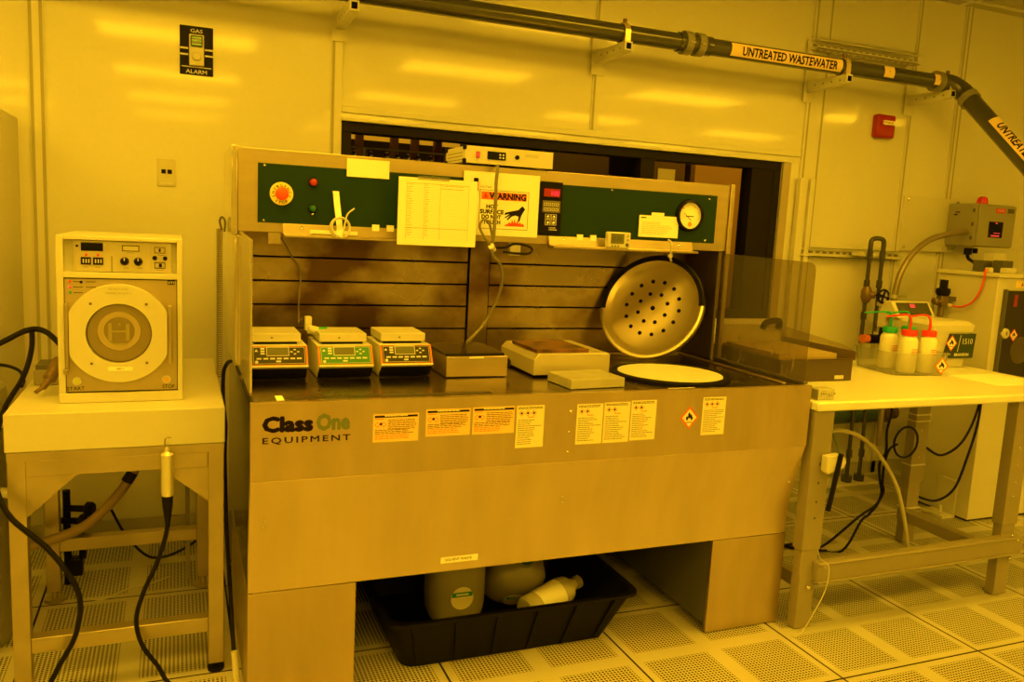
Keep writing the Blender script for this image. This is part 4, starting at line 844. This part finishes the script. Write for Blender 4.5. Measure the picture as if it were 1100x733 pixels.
def pipe_label(parent, x0, x1, a0, a1, R_, m_, pos=None):
    mb = MB(); n = 24; r0 = []; r1 = []
    for k in range(n + 1):
        a = math.radians(a0 + (a1 - a0) * k / n); r0.append((x0, PY - math.cos(a) * R_, PZ + math.sin(a) * R_)); r1.append((x1, PY - math.cos(a) * R_, PZ + math.sin(a) * R_))
    A = [mb.bm.verts.new(p) for p in r0]; B = [mb.bm.verts.new(p) for p in r1]
    for k in range(n): mb._f([A[k], A[k + 1], B[k + 1], B[k]])
    return obj('pipe_label', mb, m_, parent)
LBL = mat('pipe_label_yellow', (.95, .74, .40), .5)
pl = pipe_label(pp, 1.700, 2.385, -50, 36, PR + .0035, LBL)
def slice_z(mb, h, n=9):
    for i in range(1, n):
        bmesh.ops.bisect_plane(mb.bm, geom=mb.bm.verts[:] + mb.bm.edges[:] + mb.bm.faces[:], plane_co=(0, 0, h * i / n), plane_no=(0, 0, 1))
    return mb
tm = slice_z(text_mb('UNTREATED WASTEWATER', 0, 0, 0, .036, width=.585, bold=.03), .036)
for v in tm.bm.verts:
    a = math.radians(-34) + (v.co.z) / PR; rr = PR + .0050 - v.co.y; v.co = Vector((1.765 + v.co.x, PY - math.cos(a) * rr, PZ + math.sin(a) * rr))
obj('lettering', tm, INK, pl)
def straptag(x, s_):
    p = pipe_label(pp, x - .035, x + .035, -35, 40, PR + .006, LBL); q = text_mb(s_, x, PY - PR - .0065, PZ - .004, .014, align='CENTER'); obj('lettering', q, INK, p)
straptag(2.70, '<'); straptag(3.06, '<')
# slanted label on the descending run
u_ = dv.cross(Vector((0, 0, 1))).normalized(); 
sd = (Vector((-.77, -2.495, 1.398)) - (E1 + dv * .5)); sd = (sd - dv * sd.dot(dv)).normalized(); up = sd.cross(dv).normalized()
if up.z < 0: up = -up
Ms = Matrix((dv, -sd, up)).transposed().to_4x4(); Ms.translation = E1
tm = slice_z(text_mb('UNTREATED WASTEWATER', 0, 0, 0, .033, width=.62, bold=.03), .033)
def wrap(mbx, off, R_):
    for v in mbx.bm.verts:
        a = off + v.co.z / PR; rr = R_ - v.co.y; v.co = E1 + dv * v.co.x + (sd * math.cos(a) + up * math.sin(a)) * rr
    return mbx
lb = MB(); n = 24; A = []; B = []
for k in range(n + 1):
    a = math.radians(-2) + math.radians(72) * k / n; o_ = (sd * math.cos(a) + up * math.sin(a)) * (PR + .0095); A.append(lb.bm.verts.new(E1 + dv * .27 + o_)); B.append(lb.bm.verts.new(E1 + dv * 1.0 + o_))
for k in range(n): lb._f([A[k], A[k + 1], B[k + 1], B[k]])
pl = obj('pipe_label', lb, LBL, pp)
for v in tm.bm.verts: v.co.x += .32
obj('lettering', wrap(tm, math.radians(14), PR + .0112), INK, pl)
for x, w2 in ((-.115, 0), (1.128, 0), (2.42, 1), (3.15, 1)):
    t = thing('pipe_bracket', ['white strut bracket under the pipe at the top left of the window', 'white strut bracket under the pipe above the middle of the window', 'white strut bracket under the pipe right of the window', 'white strut bracket under the pipe elbow'][(-.115, 1.128, 2.42, 3.15).index(x)], 'bracket', (x, WY, 2.2), 'pipe brackets')
    obj('arm', MB().prism([(WY - .014, 2.248), (.925, 2.248), (.925, 2.207), (WY - .014, 2.190)], x - .020, x + .020), mat('bracket_white', (.72, .72, .68), .4), t, bevel=.002)
    obj('arm_opening', MB().box(x - .012, x + .012, .9235, .9249, 2.214, 2.240), DARK, t)
    obj('back_plate', MB().box(x - .038, x + .038, WY - .018, WY - .0145, 2.14, 2.34), MATS['bracket_white'], t)
    mb = MB(); [mb.cyl((x - .0205, y, 2.222), (x - .0203, y, 2.222), .006, n=12) for y in (.97, 1.03, 1.09, 1.15)]; obj('hole', mb, GREY, t)
    cl = obj('pipe_clamp', MB().box(x - .014, x + .014, PY - PR - .008, PY - PR - .003, 2.248, PZ + .01).lathe([(PR + .0035, -.014), (PR + .007, -.014), (PR + .007, .014), (PR + .0035, .014)], (x, PY, PZ), (1, 0, 0), 32), mat('clamp_gold', (.75, .62, .40), .3, metal=.6), t)
    obj('bolt', MB().cyl((x, PY - .01, PZ + PR + .004), (x, PY - .01, PZ + PR + .022), .010, n=8), BRASS, cl)
t = strut('wall_strut', 'slotted metal strut channel above the pipe right of the lettered pipe label', 2.385, 3.12, 2.408, 2.462, WY - .095, WY - .035, 16)
obj('mount', MB().box(2.38, 2.42, WY - .035, WY - .0145, 2.36, 2.47).box(3.08, 3.12, WY - .035, WY - .0145, 2.36, 2.47), MATS['galvanised'], t)

# ================================================================ RIGHT TABLE
TZ = .846
rt = thing('work_table', 'white-topped table on grey steel legs at the right', 'table', (1.9, .1, 0))
obj('top', MB().prism([(1.276, -.318), (2.70, -.318), (2.70, .50), (1.296, .50)], .812, TZ, 'z'), mat('laminate_white', (.86, .86, .83), .28), rt, bevel=.008)
LG = GREY
for x, y in ((1.284, -.300), (2.300, -.300), (2.395, .25), (1.32, .25)):
    xw = .085
    mb = MB(); mb.box(x, x + xw, y, y + .050, .30, .811); mb.box(x + .006, x + xw - .006, y + .004, y + .046, .003, .305)
    l = obj('leg', mb, LG, rt, bevel=.003)
    mb = MB(); [mb.lathe([(0, .003), (.004, .002), (.005, 0)], (x + xw * .5, y, z), (0, -1, 0), 10) for z in (.62, .55, .48, .42)]; obj('bolt_hole', mb, CHROME if x > 2.2 else GREYD, l)
obj('front_beam', MB().box(1.345, 2.395, -.325, -.285, .182, .258).box(1.345, 2.395, -.333, -.325, .25, .258).box(1.345, 2.395, -.333, -.325, .182, .190), LG, rt, bevel=.003)
obj('end_beam', MB().box(2.34, 2.39, -.285, .25, .13, .18), LG, rt, bevel=.003); obj('end_beam', MB().box(1.33, 1.37, -.25, .25, .13, .18), LG, rt, bevel=.003)
mb = MB(); [mb.lathe([(0, .004), (.006, .003), (.008, 0)], (x, -.325 if z > .2 else -.302, z), (0, -1, 0), 10) for x, z in ((1.375, .245), (1.375, .20), (2.37, .245), (2.37, .20), (2.335, .265), (1.33, .16), (2.37, .155))]; obj('bolt', mb, CHROME, rt)
obj('cable_shelf', MB().box(1.36, 2.30, .26, .29, .76, .80), LG, rt)
# clamp on the left leg
t = thing('leg_clamp', 'white plastic clamp with black bar on the left leg of the work table', 'clamp', (1.36, -.32, .66))
obj('jaw', MB().prism([(1.325, .655), (1.385, .660), (1.385, .625), (1.365, .600), (1.335, .590), (1.325, .600)], -.334, -.3045, 'y'), WHITE, t, bevel=.003); obj('jaw', MB().prism([(1.378, .640), (1.400, .650), (1.412, .630), (1.400, .610), (1.382, .600)], -.335, -.310, 'y'), WHITE, t, bevel=.002)
obj('bar', MB().tube([(1.378, -.340, .665), (1.368, -.340, .60), (1.345, -.340, .46)], .009, 8, False), BLACK, t)
# tinted lid unit
t = thing('spin_coater', 'dark box with smoked transparent lid and black handle behind the bench shield', 'machine', (1.60, .18, TZ))
bx0, bx1, by0, by1 = 1.385, 1.745, .02, .46
obj('base', MB().box(bx0, bx1, by0, by1, TZ + .001, .935), mat('coater_dark', (.09, .065, .04), .4), t, bevel=.003)
mb = MB(); mb.loft([[(bx0 - .004, by0 - .004, .936), (bx1 + .004, by0 - .004, .936), (bx1 + .004, by1, .936), (bx0 - .004, by1, .936)], [(bx0 - .004, by0 - .004, .965), (bx1 + .004, by0 - .004, .965), (bx1 + .004, by1, .965), (bx0 - .004, by1, .965)], [(bx0 + .02, by0 + .03, .990), (bx1 - .03, by0 + .03, .990), (bx1 - .03, by1 - .02, 1.02), (bx0 + .02, by1 - .02, 1.02)]])
ld = obj('lid', mb, SMOKE, t)
obj('lid_edge', MB().frame(bx0 - .006, bx1 + .006, .930, .938, by0 - .006, by0 - .003, .002).box(bx1 + .003, bx1 + .007, by0 - .005, by1, .930, .966), BRASS, ld)
obj('inner_plate', MB().box(bx0 + .03, bx1 - .04, by0 + .05, by1 - .05, .9355, .950), mat('inner_tan', (.62, .55, .40), .4), t)
obj('latch', MB().box(1.655, 1.70, by0 - .004, by0 - .0005, .855, .870), CREAM, t)
obj('handle', MB().tube([(1.56, .36, 1.012), (1.57, .35, 1.040), (1.64, .36, 1.045), (1.66, .38, 1.015)], .014, 10), BLACK, t)
# small toggle box
t = thing('toggle_switch_box', 'small metal box with chrome toggle switches at the table corner by the bench', 'switch', (1.33, -.26, TZ))
obj('case', MB().box(1.300, 1.372, -.285, -.235, TZ + .001, .885), ALU, t, bevel=.002)
for x in (1.315, 1.352): obj('toggle', MB().cyl((x, -.285, .868), (x, -.305, .873), .004).cyl((x, -.285, .868), (x, -.290, .868), .009), CHROME, t)
# plastic bin with wash bottles
Mb2 = Matrix.Translation((2.175, .060, TZ)) @ Matrix.Rotation(math.radians(-8), 4, 'Z')
t = thing('plastic_bin', 'translucent plastic bin holding wash bottles on the work table', 'bin', (2.2, .2, TZ))
def brect(z, e, th=0): return superring(.0, .145, z, .145 + e - th, .145 + e - th, 8, 40, Mb2)
obj('bin', MB().loft([brect(.002, -.012), brect(.092, 0), brect(.093, .007), brect(.098, .007), brect(.098, -.003), brect(.092, -.003), brect(.005, -.015)]), CLEARP, t)
flame_diamond(t, 0, 0, 0, .038, Mb2 @ Matrix.Translation((.098, .004, .046)))
def wash_bottle(label, x, y, capm, R_, ln, ang, red=True):
    t = thing('wash_bottle', label, 'bottle', (x, y, TZ), 'wash bottles in the bin'); z = TZ + .008
    obj('body', MB().lathe([(0, 0), (R_ - .003, 0), (R_, .006), (R_, .135), (R_ - .004, .147), (R_ * .72, .155), (R_ * .70, .165)], (x, y, z), n=28), mat('bottle_translucent', (.84, .84, .78), .4), t)
    c = obj('cap', MB().lathe([(0, .182), (R_ * .80, .182), (R_ * .84, .178), (R_ * .84, .158), (R_ * .70, .158)], (x, y, z), n=28), capm, t)
    ca, sa = math.cos(ang), math.sin(ang)
    obj('spout', MB().tube([(x, y, z + .18), (x, y, z + .215), (x + ca * .006, y + sa * .006, z + .238), (x + ca * .025, y + sa * .025, z + .248), (x + ca * (.03 + ln), y + sa * (.03 + ln), z + .238)], [.006, .005, .0045, .004, .003], 8), capm, t)
    mb = MB(); 
    if red: scribble(mb, x - R_ * .5, x + R_ * .5, z + .075, z + .105, y - R_ - .0003, 3, .003, .8, int(x * 100)); obj('print', mb, INKR if red == 1 else INK, t)
    return t
wash_bottle('wash bottle with green cap, front one at the left side of the bin', 2.165, .245, GCAP, .038, .09, math.radians(155))
wash_bottle('wash bottle with green cap at the back of the bin', 2.292, .262, GCAP, .036, .09, math.radians(170), 0)
wash_bottle('wash bottle with red cap and orange print, middle one of the bin', 2.165, .140, RED, .039, .09, math.radians(170), 1)
wash_bottle('wash bottle with red cap and bent red spout at the front of the bin', 2.256, .118, RED, .036, .05, math.radians(140), 1)
# ultrasonic cleaner
t = thing('ultrasonic_cleaner', 'white ultrasonic cleaner with sloped control head behind the wash bottles', 'machine', (2.5, .4, TZ))
cx0, cx1, cy0, cy1 = 2.395, 2.665, .215, .49
def rr4(x0, x1, y0, y1, z): return superring((x0 + x1) / 2, (y0 + y1) / 2, z, (x1 - x0) / 2, (y1 - y0) / 2, 10, 40)
obj('tank', MB().loft([rr4(cx0 + .025, cx1 - .025, cy0 + .02, cy1 - .02, TZ + .003), rr4(cx0 + .004, cx1 - .004, cy0 + .004, cy1 - .004, 1.015)]), WHITE, t)
obj('lid', MB().loft([rr4(cx0, cx1, cy0, cy1, 1.016), rr4(cx0 - .002, cx1 + .002, cy0 - .002, cy1 + .002, 1.045), rr4(cx0 + .02, cx1 - .02, cy0 + .02, cy1 - .02, 1.062)]), WHITE, t)
hd = obj('control_head', MB().prism([(.40, 1.055), (.415, 1.062), (.460, 1.130), (.50, 1.130), (.53, 1.06), (.53, 1.0), (.492, 1.0), (.492, 1.055)], 2.38, 2.625), WHITE, t, bevel=.006)
an = math.atan2(.045, .068); Mh = Matrix.Translation((2.38, .4135, 1.062)) @ Matrix.Rotation(-an, 4, 'X')
obj('keypad', MB().box(.022, .225, -.002, .0, .006, .074, Mh), mat('keypad_dark', (.07, .07, .06), .4), hd)
obj('indicator', MB().box(.105, .135, -.0035, -.002, .048, .066, Mh), LED, hd)
mb = MB(); [mb.box(.07 + i * .035, .088 + i * .035, -.003, -.002, .018, .028, Mh) for i in range(4)]; mb.cyl(Mh @ Vector((.048, -.002, .04)), Mh @ Vector((.048, -.003, .04)), .014, n=20); obj('key', mb, GREYD, hd)
pnl = obj('front_label', MB().prism([(cx0 + .085, .895), (cx1 - .012, .895), (cx1 - .004, 1.008), (cx0 + .105, 1.008)], cy0 - .004, cy0 + .03, 'y'), mat('label_dark_green', (.025, .05, .04), .4), t)
obj('lettering', text_mb('1510', cx1 - .085, cy0 - .004, .960, .026, width=.062), KEY, pnl)
obj('lettering', text_mb('BRANSON', cx0 + .14, cy0 - .004, .905, .013, width=.09, bold=.04), KEY, pnl)
obj('stripe', MB().prism([(cx0 + .155, .925), (cx0 + .158, .925), (cx0 + .170, 1.002), (cx0 + .167, 1.002)], cy0 - .0048, cy0 - .004, 'y'), KEY, pnl)
flame_diamond(t, cx0 + .112, .965, cy0 - .006, .037)
o = obj('paper_stack', MB().box(2.33, 2.62, -.17, .05, TZ + .0005, TZ + .005), PAPER, bevel=.001); tag(o, 'thin white sheets lying on the right end of the work table', 'paper')

# under the right table
o = obj('black_cable', MB().tube([(2.181, 0.2, 0.81), (2.181, 0.2, 0.748), (2.18, 0.2, 0.65), (2.166, 0.2, 0.569), (2.175, 0.2, 0.478), (2.146, 0.2, 0.422), (2.157, 0.2, 0.347), (2.176, 0.2, 0.287), (2.159, 0.2, 0.23), (2.112, 0.2, 0.184), (2.074, 0.2, 0.16), (2.02, 0.24, 0.008), (1.9, 0.3, 0.008), (1.75, 0.38, 0.008), (1.62, 0.4, 0.008), (1.5, 0.34, 0.008)], .0055).tube([(2.228, 0.19, 0.51), (2.183, 0.19, 0.488), (2.163, 0.19, 0.416), (2.165, 0.19, 0.333), (2.177, 0.19, 0.291), (2.138, 0.19, 0.231), (2.047, 0.19, 0.185), (1.95, 0.3, 0.008), (1.88, 0.36, 0.009), (1.8, 0.36, 0.009), (1.85, 0.28, 0.009), (1.95, 0.26, 0.01)], .0055), RUBBER); tag(o, 'black cable bundle looping down onto the floor under the work table', 'cable')
o = obj('black_cable', MB().tube([(2.255 + .070 * math.cos(a), .170, .523 + .070 * math.sin(a)) for a in [PI * 2 * i / 16 for i in range(17)]], .005), RUBBER); tag(o, 'coil of black cable beside the rear leg of the work table', 'cable')
o = obj('pale_hose', MB().tube([(1.62, .15, .56), (1.72, .15, .585), (1.80, .15, .60), (1.86, .15, .60), (1.967, .15, .566), (2.087, .15, .476), (2.2, .15, .34), (2.265, .15, .204), (2.319, .15, .045), (2.325, .15, .011)], .009, 10), mat('hose_pale', (.60, .56, .44), .4)); tag(o, 'pale hose arching from the table leg to the floor', 'hose')
o = obj('green_wire', MB().tube([(1.553, -.1, .81), (1.553, -.1, .772), (1.561, -.1, .674), (1.598, -.1, .602), (1.611, -.1, .537), (1.598, -.1, .466), (1.546, -.1, .427), (1.42, -.1, .40)], .0028), mat('wire_green', (.10, .22, .12), .4)); tag(o, 'thin dark green wire hanging behind the left leg of the work table', 'wire')
o = obj('pale_wire', MB().tube([(1.376, -.262, .805), (1.376, -.268, .60), (1.376, -.270, .40), (1.378, -.285, .272), (1.378, -.339, .250), (1.374, -.341, .17), (1.33, -.345, .09), (1.275, -.345, .012), (1.24, -.335, .004)], .0018), MATS['wire_pale']); tag(o, 'thin pale wire hanging on the left leg down to the floor tiles', 'wire')
for pts, lb in (([(2.47, .36, .53), (2.53, .37, .46), (2.62, .38, .426), (2.735, .38, .375), (2.855, .38, .420), (2.93, .38, .53), (2.965, .38, .68), (2.97, .40, .80)], 'upper black cable sagging in front of the white cabinet side'), ([(2.50, .37, .24), (2.55, .38, .20), (2.608, .38, .175), (2.741, .38, .140), (2.86, .38, .194), (2.925, .38, .36), (2.955, .37, .55), (2.965, .38, .80)], 'lower black cable sagging in front of the white cabinet side')):
    o = obj('black_cable', MB().tube(pts, .006), RUBBER); tag(o, lb, 'cable')
# zip ties round the rear leg
mb = MB(); [mb.box(2.392, 2.483, .246, .304, z, z + .006) for z in (.62, .59, .38, .17)]; obj('cable_tie', mb, CREAM, rt)

# twin pipe loop on the wall
PX1, PX2, PYY = 2.842, 2.925, 1.08
t = thing('twin_pipes', 'dark twin pipe loop with valves rising behind the smoked box', 'pipe', (2.88, PYY, 0))
obj('riser', MB().tube([(PX1 + .01, PYY, .02), (PX1 + .005, PYY, .60), (PX1, PYY, 1.36)], .0115, 14, False), PIPE, t); obj('riser', MB().tube([(PX2 + .02, PYY, .02), (PX2 + .015, PYY, .60), (PX2 + .01, PYY, 1.36)], .0115, 14, False), PIPE, t)
obj('loop', MB().tube([(PX1, PYY, 1.34), (PX1, PYY, 1.405), (PX1 + .02, PYY, 1.425), (PX2 - .01, PYY, 1.425), (PX2 + .01, PYY, 1.405), (PX2 + .01, PYY, 1.34)], .0135, 14, True), PIPE, t)
for x, z in ((PX1, 1.335), (PX2 + .01, 1.335), (PX1, 1.17), (PX2 + .01, 1.17), (PX1 + .003, .99), (PX1 + .01, .18), (PX2 + .02, .18)): obj('coupling', MB().cyl((x, PYY, z - .022), (x, PYY, z + .022), .0165, n=20), PIPE, t)
obj('valve_body', MB().lathe([(0, -.05), (.018, -.045), (.030, -.02), (.030, .02), (.018, .045), (0, .05)], (PX1 + .002, PYY - .004, 1.11), (0, 0, 1), 20).cyl((PX1, PYY, 1.11), (PX1 + .03, PYY - .04, 1.11), .020), BRASS, t)
mb = MB(); c_ = Vector((PX2 + .0, PYY - .05, 1.105)); mb.tube([c_ + Vector((.040 * math.cos(a), 0, .036 * math.sin(a))) for a in [PI * 2 * i / 16 for i in range(17)]], .006); [mb.box(-.04, .04, -.004, .004, -.004, .004, Matrix.Translation(c_) @ Matrix.Rotation(r_, 4, 'Y')) for r_ in (.3, .3 + PI / 2)]; mb.cyl(c_, c_ + Vector((0, .05, 0)), .008); obj('handwheel', mb, RUBBER, t)
obj('flow_tube', MB().cyl((PX2 + .012, PYY - .024, .90), (PX2 + .012, PYY - .024, 1.05), .017), CLEARP, t); obj('flow_fitting', MB().cyl((PX2 + .012, PYY - .024, .875), (PX2 + .012, PYY - .024, .900), .020).cyl((PX2 + .012, PYY - .024, 1.05), (PX2 + .012, PYY - .024, 1.07), .020), WHITE, t)
obj('strut_clamp', MB().box(PX1 - .03, PX2 + .04, PYY + .014, WY - .043, 1.325, 1.345), MATS['galvanised'], t)
obj('base_foot', MB().cyl((PX1 + .01, PYY, .001), (PX1 + .01, PYY, .05), .030).cyl((PX2 + .02, PYY, .001), (PX2 + .02, PYY, .05), .030), PIPE, t)
obj('floor_plate', MB().box(PX1 - .17, PX2 + .13, PYY - .05, PYY + .07, .0005, .012), CREAM, t)
mb = MB(); [mb.box(x - .002, x + .004, PYY - .0135, PYY - .0115, .50, .80) for x in (PX1 + .006, PX2 + .016)]; obj('label_strip', mb, GCAP, t)
t = thing('orange_valve', 'orange and black ball valve across the foot of the twin pipes', 'valve', (2.88, 1.0, .86))
obj('body', MB().cyl((2.80, 1.027, .865), (2.84, 1.027, .865), .024).cyl((2.95, 1.028, .86), (3.00, 1.028, .858), .022), ORANGE, t); obj('collar', MB().cyl((2.84, 1.027, .865), (2.95, 1.027, .86), .026), BLACK, t)
obj('arm', MB().tube([(2.92, 1.01, .86), (2.915, 1.01, .90), (2.92, 1.01, .95)], .011), RUBBER, t)
t = thing('wall_pipe', 'dark green horizontal pipe low on the wall under the work table', 'pipe', (2.8, 1.15, .4))
obj('run', MB().cyl((2.30, 1.15, .395), (3.12, 1.15, .395), .052, n=24), mat('pipe_dark_green', (.06, .11, .09), .3), t); obj('end_cap', MB().cyl((3.12, 1.15, .395), (3.17, 1.15, .395), .058, n=24).cyl((3.17, 1.15, .395), (3.24, 1.15, .395), .04, n=24), BRASS, t)
# conduit
t = thing('flex_conduit', 'bent metal conduit rising from the pipes to the grey control box', 'conduit', (2.95, .95, .9))
obj('tube', MB().tube([(2.965, .98, .25), (2.955, .98, .60), (2.95, .98, .95), (2.955, .98, 1.12), (2.985, .98, 1.25), (3.06, .98, 1.36), (3.17, .98, 1.435), (3.30, .98, 1.47), (3.43, 1.02, 1.487), (3.538, 1.06, 1.492)], .0165, 12), mat('conduit_tan', (.36, .31, .24), .35, metal=.5), t)
obj('clamp', MB().cyl((2.953, .98, 1.10), (2.954, .98, 1.12), .028).box(2.95, 3.03, .965, .985, 1.105, 1.118), ALU, t); obj('strap', MB().cyl((2.951, .98, .96), (2.951, .98, .985), .025), ALU, t)
# control box with beacon
t = thing('control_box', 'grey wall control box with dark display and red beacon', 'control box', (3.7, 1.1, 1.41))
obj('enclosure', MB().box(3.545, 3.855, 1.005, WY - .027, 1.410, 1.660), mat('box_grey', (.36, .35, .32), .45), t, bevel=.006)
dq = obj('door', MB().box(3.550, 3.850, .992, 1.004, 1.415, 1.655), MATS['box_grey'], t, bevel=.003)
obj('display', MB().box(3.636, 3.752, .990, .992, 1.468, 1.560), BLACK, dq); obj('indicator', MB().box(3.660, 3.728, .9885, .990, 1.474, 1.482).box(3.688, 3.702, .9885, .990, 1.548, 1.556).box(3.68, 3.73, .9885, .990, 1.492, 1.496), LED, dq)
rl = obj('red_label', MB().box(3.682, 3.758, .9905, .992, 1.612, 1.638), RED, dq); obj('lettering', text_mb('DANGER', 3.692, .9905, 1.620, .012, width=.056), KEY, rl); obj('nameplate', MB().box(3.778, 3.832, .9905, .992, 1.614, 1.640), GREYD, dq)
mb = MB(); [mb.box(3.5435, 3.5452, 1.02 + .0, 1.035, z, z + .02) for z in (1.45, 1.53, 1.61)]; obj('hinge', mb, GREYD, t)
mb = MB(); mb.box(3.5435, 3.5452, 1.12, 1.15, 1.605, 1.612); mb.box(3.5435, 3.5452, 1.135, 1.16, 1.59, 1.598); obj('print', mb, INK, t)
obj('beacon', MB().lathe([(.032, 0), (.030, .02), (.026, .036), (.015, .043), (0, .045)], (3.63, 1.05, 1.6605), n=24), mat('beacon_red', (.75, .02, .015), .2), t)
obj('cable_gland', MB().cyl((3.60, 1.08, 1.40), (3.60, 1.08, 1.36), .022).cyl((3.66, 1.08, 1.40), (3.66, 1.08, 1.37), .014), BLACK, t)
o = obj('black_cable', MB().tube([(3.60, 1.08, 1.357), (3.58, 1.05, 1.335), (3.52, .95, 1.312), (3.36, .80, 1.302), (3.2, .70, 1.298)], .010), RUBBER); tag(o, 'black cable hanging from the grey control box to the cabinet top', 'cable')
# right cabinet
KX = 2.992; t = thing('white_cabinet', 'white process cabinet with dark window cut off by the right edge', 'cabinet', (3.5, .55, 0))
obj('body', MB().box(KX, 4.3, .39, .735, .012, 1.262), CREAM, t, bevel=.003); obj('top', MB().box(KX - .012, 4.3, .375, .742, 1.263, 1.283), CREAM, t, bevel=.002)
obj('base_trim', MB().box(KX + .01, 4.3, .40, .73, .0005, .011), BLACK, t)
fr = obj('door', MB().box(3.045, 4.2, .375, .3895, .76, 1.200), mat('cabinet_window', (.030, .024, .02), .12), t); obj('edge', MB().box(3.036, 3.047, .370, .3895, .76, 1.205), GREYD, fr)
obj('red_fitting', MB().box(3.10, 3.125, .3735, .375, 1.12, 1.18), mat('dim_red', (.30, .03, .02), .4), fr); obj('reel', MB().cyl((3.19, .375, .90), (3.19, .3735, .90), .07, n=32), mat('dim_reel', (.09, .075, .055), .4), fr)
dq = obj('dial', MB().lathe([(0, .012), (.022, .012), (.026, .008), (.027, 0)], (3.062, .374, .986), (0, -1, 0), 32), WHITE, fr); obj('pointer', MB().box(3.058, 3.066, .3610, .3620, .978, .996), GREYD, dq)
flame_diamond(fr, 3.130, .977, .374, .032)
ol = obj('orange_label', MB().box(3.120, 3.24, .3885, .3898, 1.215, 1.250), LBL, t); obj('lettering', text_mb('A', 3.156, .3885, 1.222, .018, bold=.02), INK, t)
obj('corner_bracket', MB().box(KX - .012, KX - .0005, .46, .58, .005, .20), CREAM, t, bevel=.004); obj('floor_bracket', MB().box(KX - .09, KX - .0005, .46, .60, .0005, .014).cyl((KX - .04, .52, .014), (KX - .04, .52, .05), .008), CREAM, t)
for nm, lb, a, mt in (('switch_block', 'grey connector block on the cabinet top by the control box cable', (3.085, 3.155, .56, .62, 1.284, 1.340), GREYD), ('white_box', 'white box standing on the cabinet top behind the small blocks', (3.21, 3.30, .60, .66, 1.284, 1.378), WHITE), ('switch_block', 'dark grey block on the cabinet top right of the white box', (3.10, 3.175, .46, .52, 1.284, 1.345), GREYD), ('small_white_block', 'flat white block at the front edge of the cabinet top', (3.045, 3.11, .39, .43, 1.284, 1.310), WHITE), ('elbow_fitting', 'small white elbow fitting where the red hose meets the cabinet top', (2.982, 3.006, .435, .465, 1.284, 1.308), WHITE)):
    o = obj(nm, MB().box(*a), mt, bevel=.003); tag(o, lb, 'block' if 'block' in nm else 'box' if nm == 'white_box' else 'fitting')
obj('domed_knob', MB().lathe([(.045, 0), (.045, .03), (.035, .09), (.018, .13), (0, .135)], (3.64, .52, 1.284), n=24), RUBBER, t)
# regulator and red hose
t = thing('gas_regulator', 'black topped pressure regulator in front of the cabinet side', 'regulator', (2.93, .62, 1.1))
obj('body', MB().box(2.885, 2.935, .61, .65, 1.095, 1.150).cyl((2.91, .63, 1.03), (2.91, .63, 1.095), .016).cyl((2.85, .63, 1.12), (2.885, .63, 1.12), .018), mat('regulator_metal', (.22, .17, .12), .4, metal=.6), t, bevel=.006); obj('knob', MB().lathe([(.030, 0), (.036, .015), (.034, .035), (.020, .04), (.020, .08), (0, .082)], (2.91, .63, 1.150), n=20), RUBBER, t); obj('fitting', MB().cyl((2.935, .625, 1.10), (2.968, .625, 1.10), .011), WHITE, t)
obj('mount', MB().box(2.936, 2.9915, .615, .645, 1.122, 1.145), GREYD, t)
o = obj('red_hose', MB().tube([(2.970, .625, 1.100), (2.970, .60, 1.096), (2.970, .558, 1.100), (2.970, .503, 1.128), (2.970, .468, 1.183), (2.970, .452, 1.25), (2.970, .450, 1.292), (2.980, .450, 1.297)], .005), mat('hose_red', (.80, .09, .03), .35)); tag(o, 'thin red hose curving from the regulator up to the cabinet top', 'hose')

# every rib, bolt, rivet and hole becomes a part of its own
def islands(me):
    par = list(range(len(me.vertices)))
    def f(a):
        while par[a] != a: par[a] = par[par[a]]; a = par[a]
        return a
    for e in me.edges:
        a, b = f(e.vertices[0]), f(e.vertices[1])
        if a != b: par[a] = b
    g = {}
    for v in range(len(me.vertices)): g.setdefault(f(v), []).append(v)
    return list(g.values())
for o in list(bpy.data.objects):
    if o.type != 'MESH' or o.parent is None: continue
    if o.name.split('.')[0] not in ('rib', 'bolt', 'mount', 'base_foot', 'rivet', 'screw', 'vent_hole', 'upright', 'thumbwheel', 'corner_bumper', 'clamp_screw', 'flow_fitting', 'button', 'tape_tab', 'vent', 'hole', 'bolt_hole', 'marker', 'fuse_cap', 'cable_tie', 'hinge', 'cable_gland', 'inner_side'): continue
    gs = islands(o.data)
    if len(gs) < 2 or len(gs) > 60: continue
    src = o.data; kids = list(o.children)
    for i, g in enumerate(gs):
        bm = bmesh.new(); bm.from_mesh(src); keep = set(g); bm.verts.ensure_lookup_table()
        bmesh.ops.delete(bm, geom=[v for v in bm.verts if v.index not in keep], context='VERTS')
        me = bpy.data.meshes.new(src.name); bm.to_mesh(me); bm.free()
        for q in src.materials: me.materials.append(q)
        if i == 0: o.data = me
        else:
            c = o.copy(); c.data = me; COL.objects.link(c)
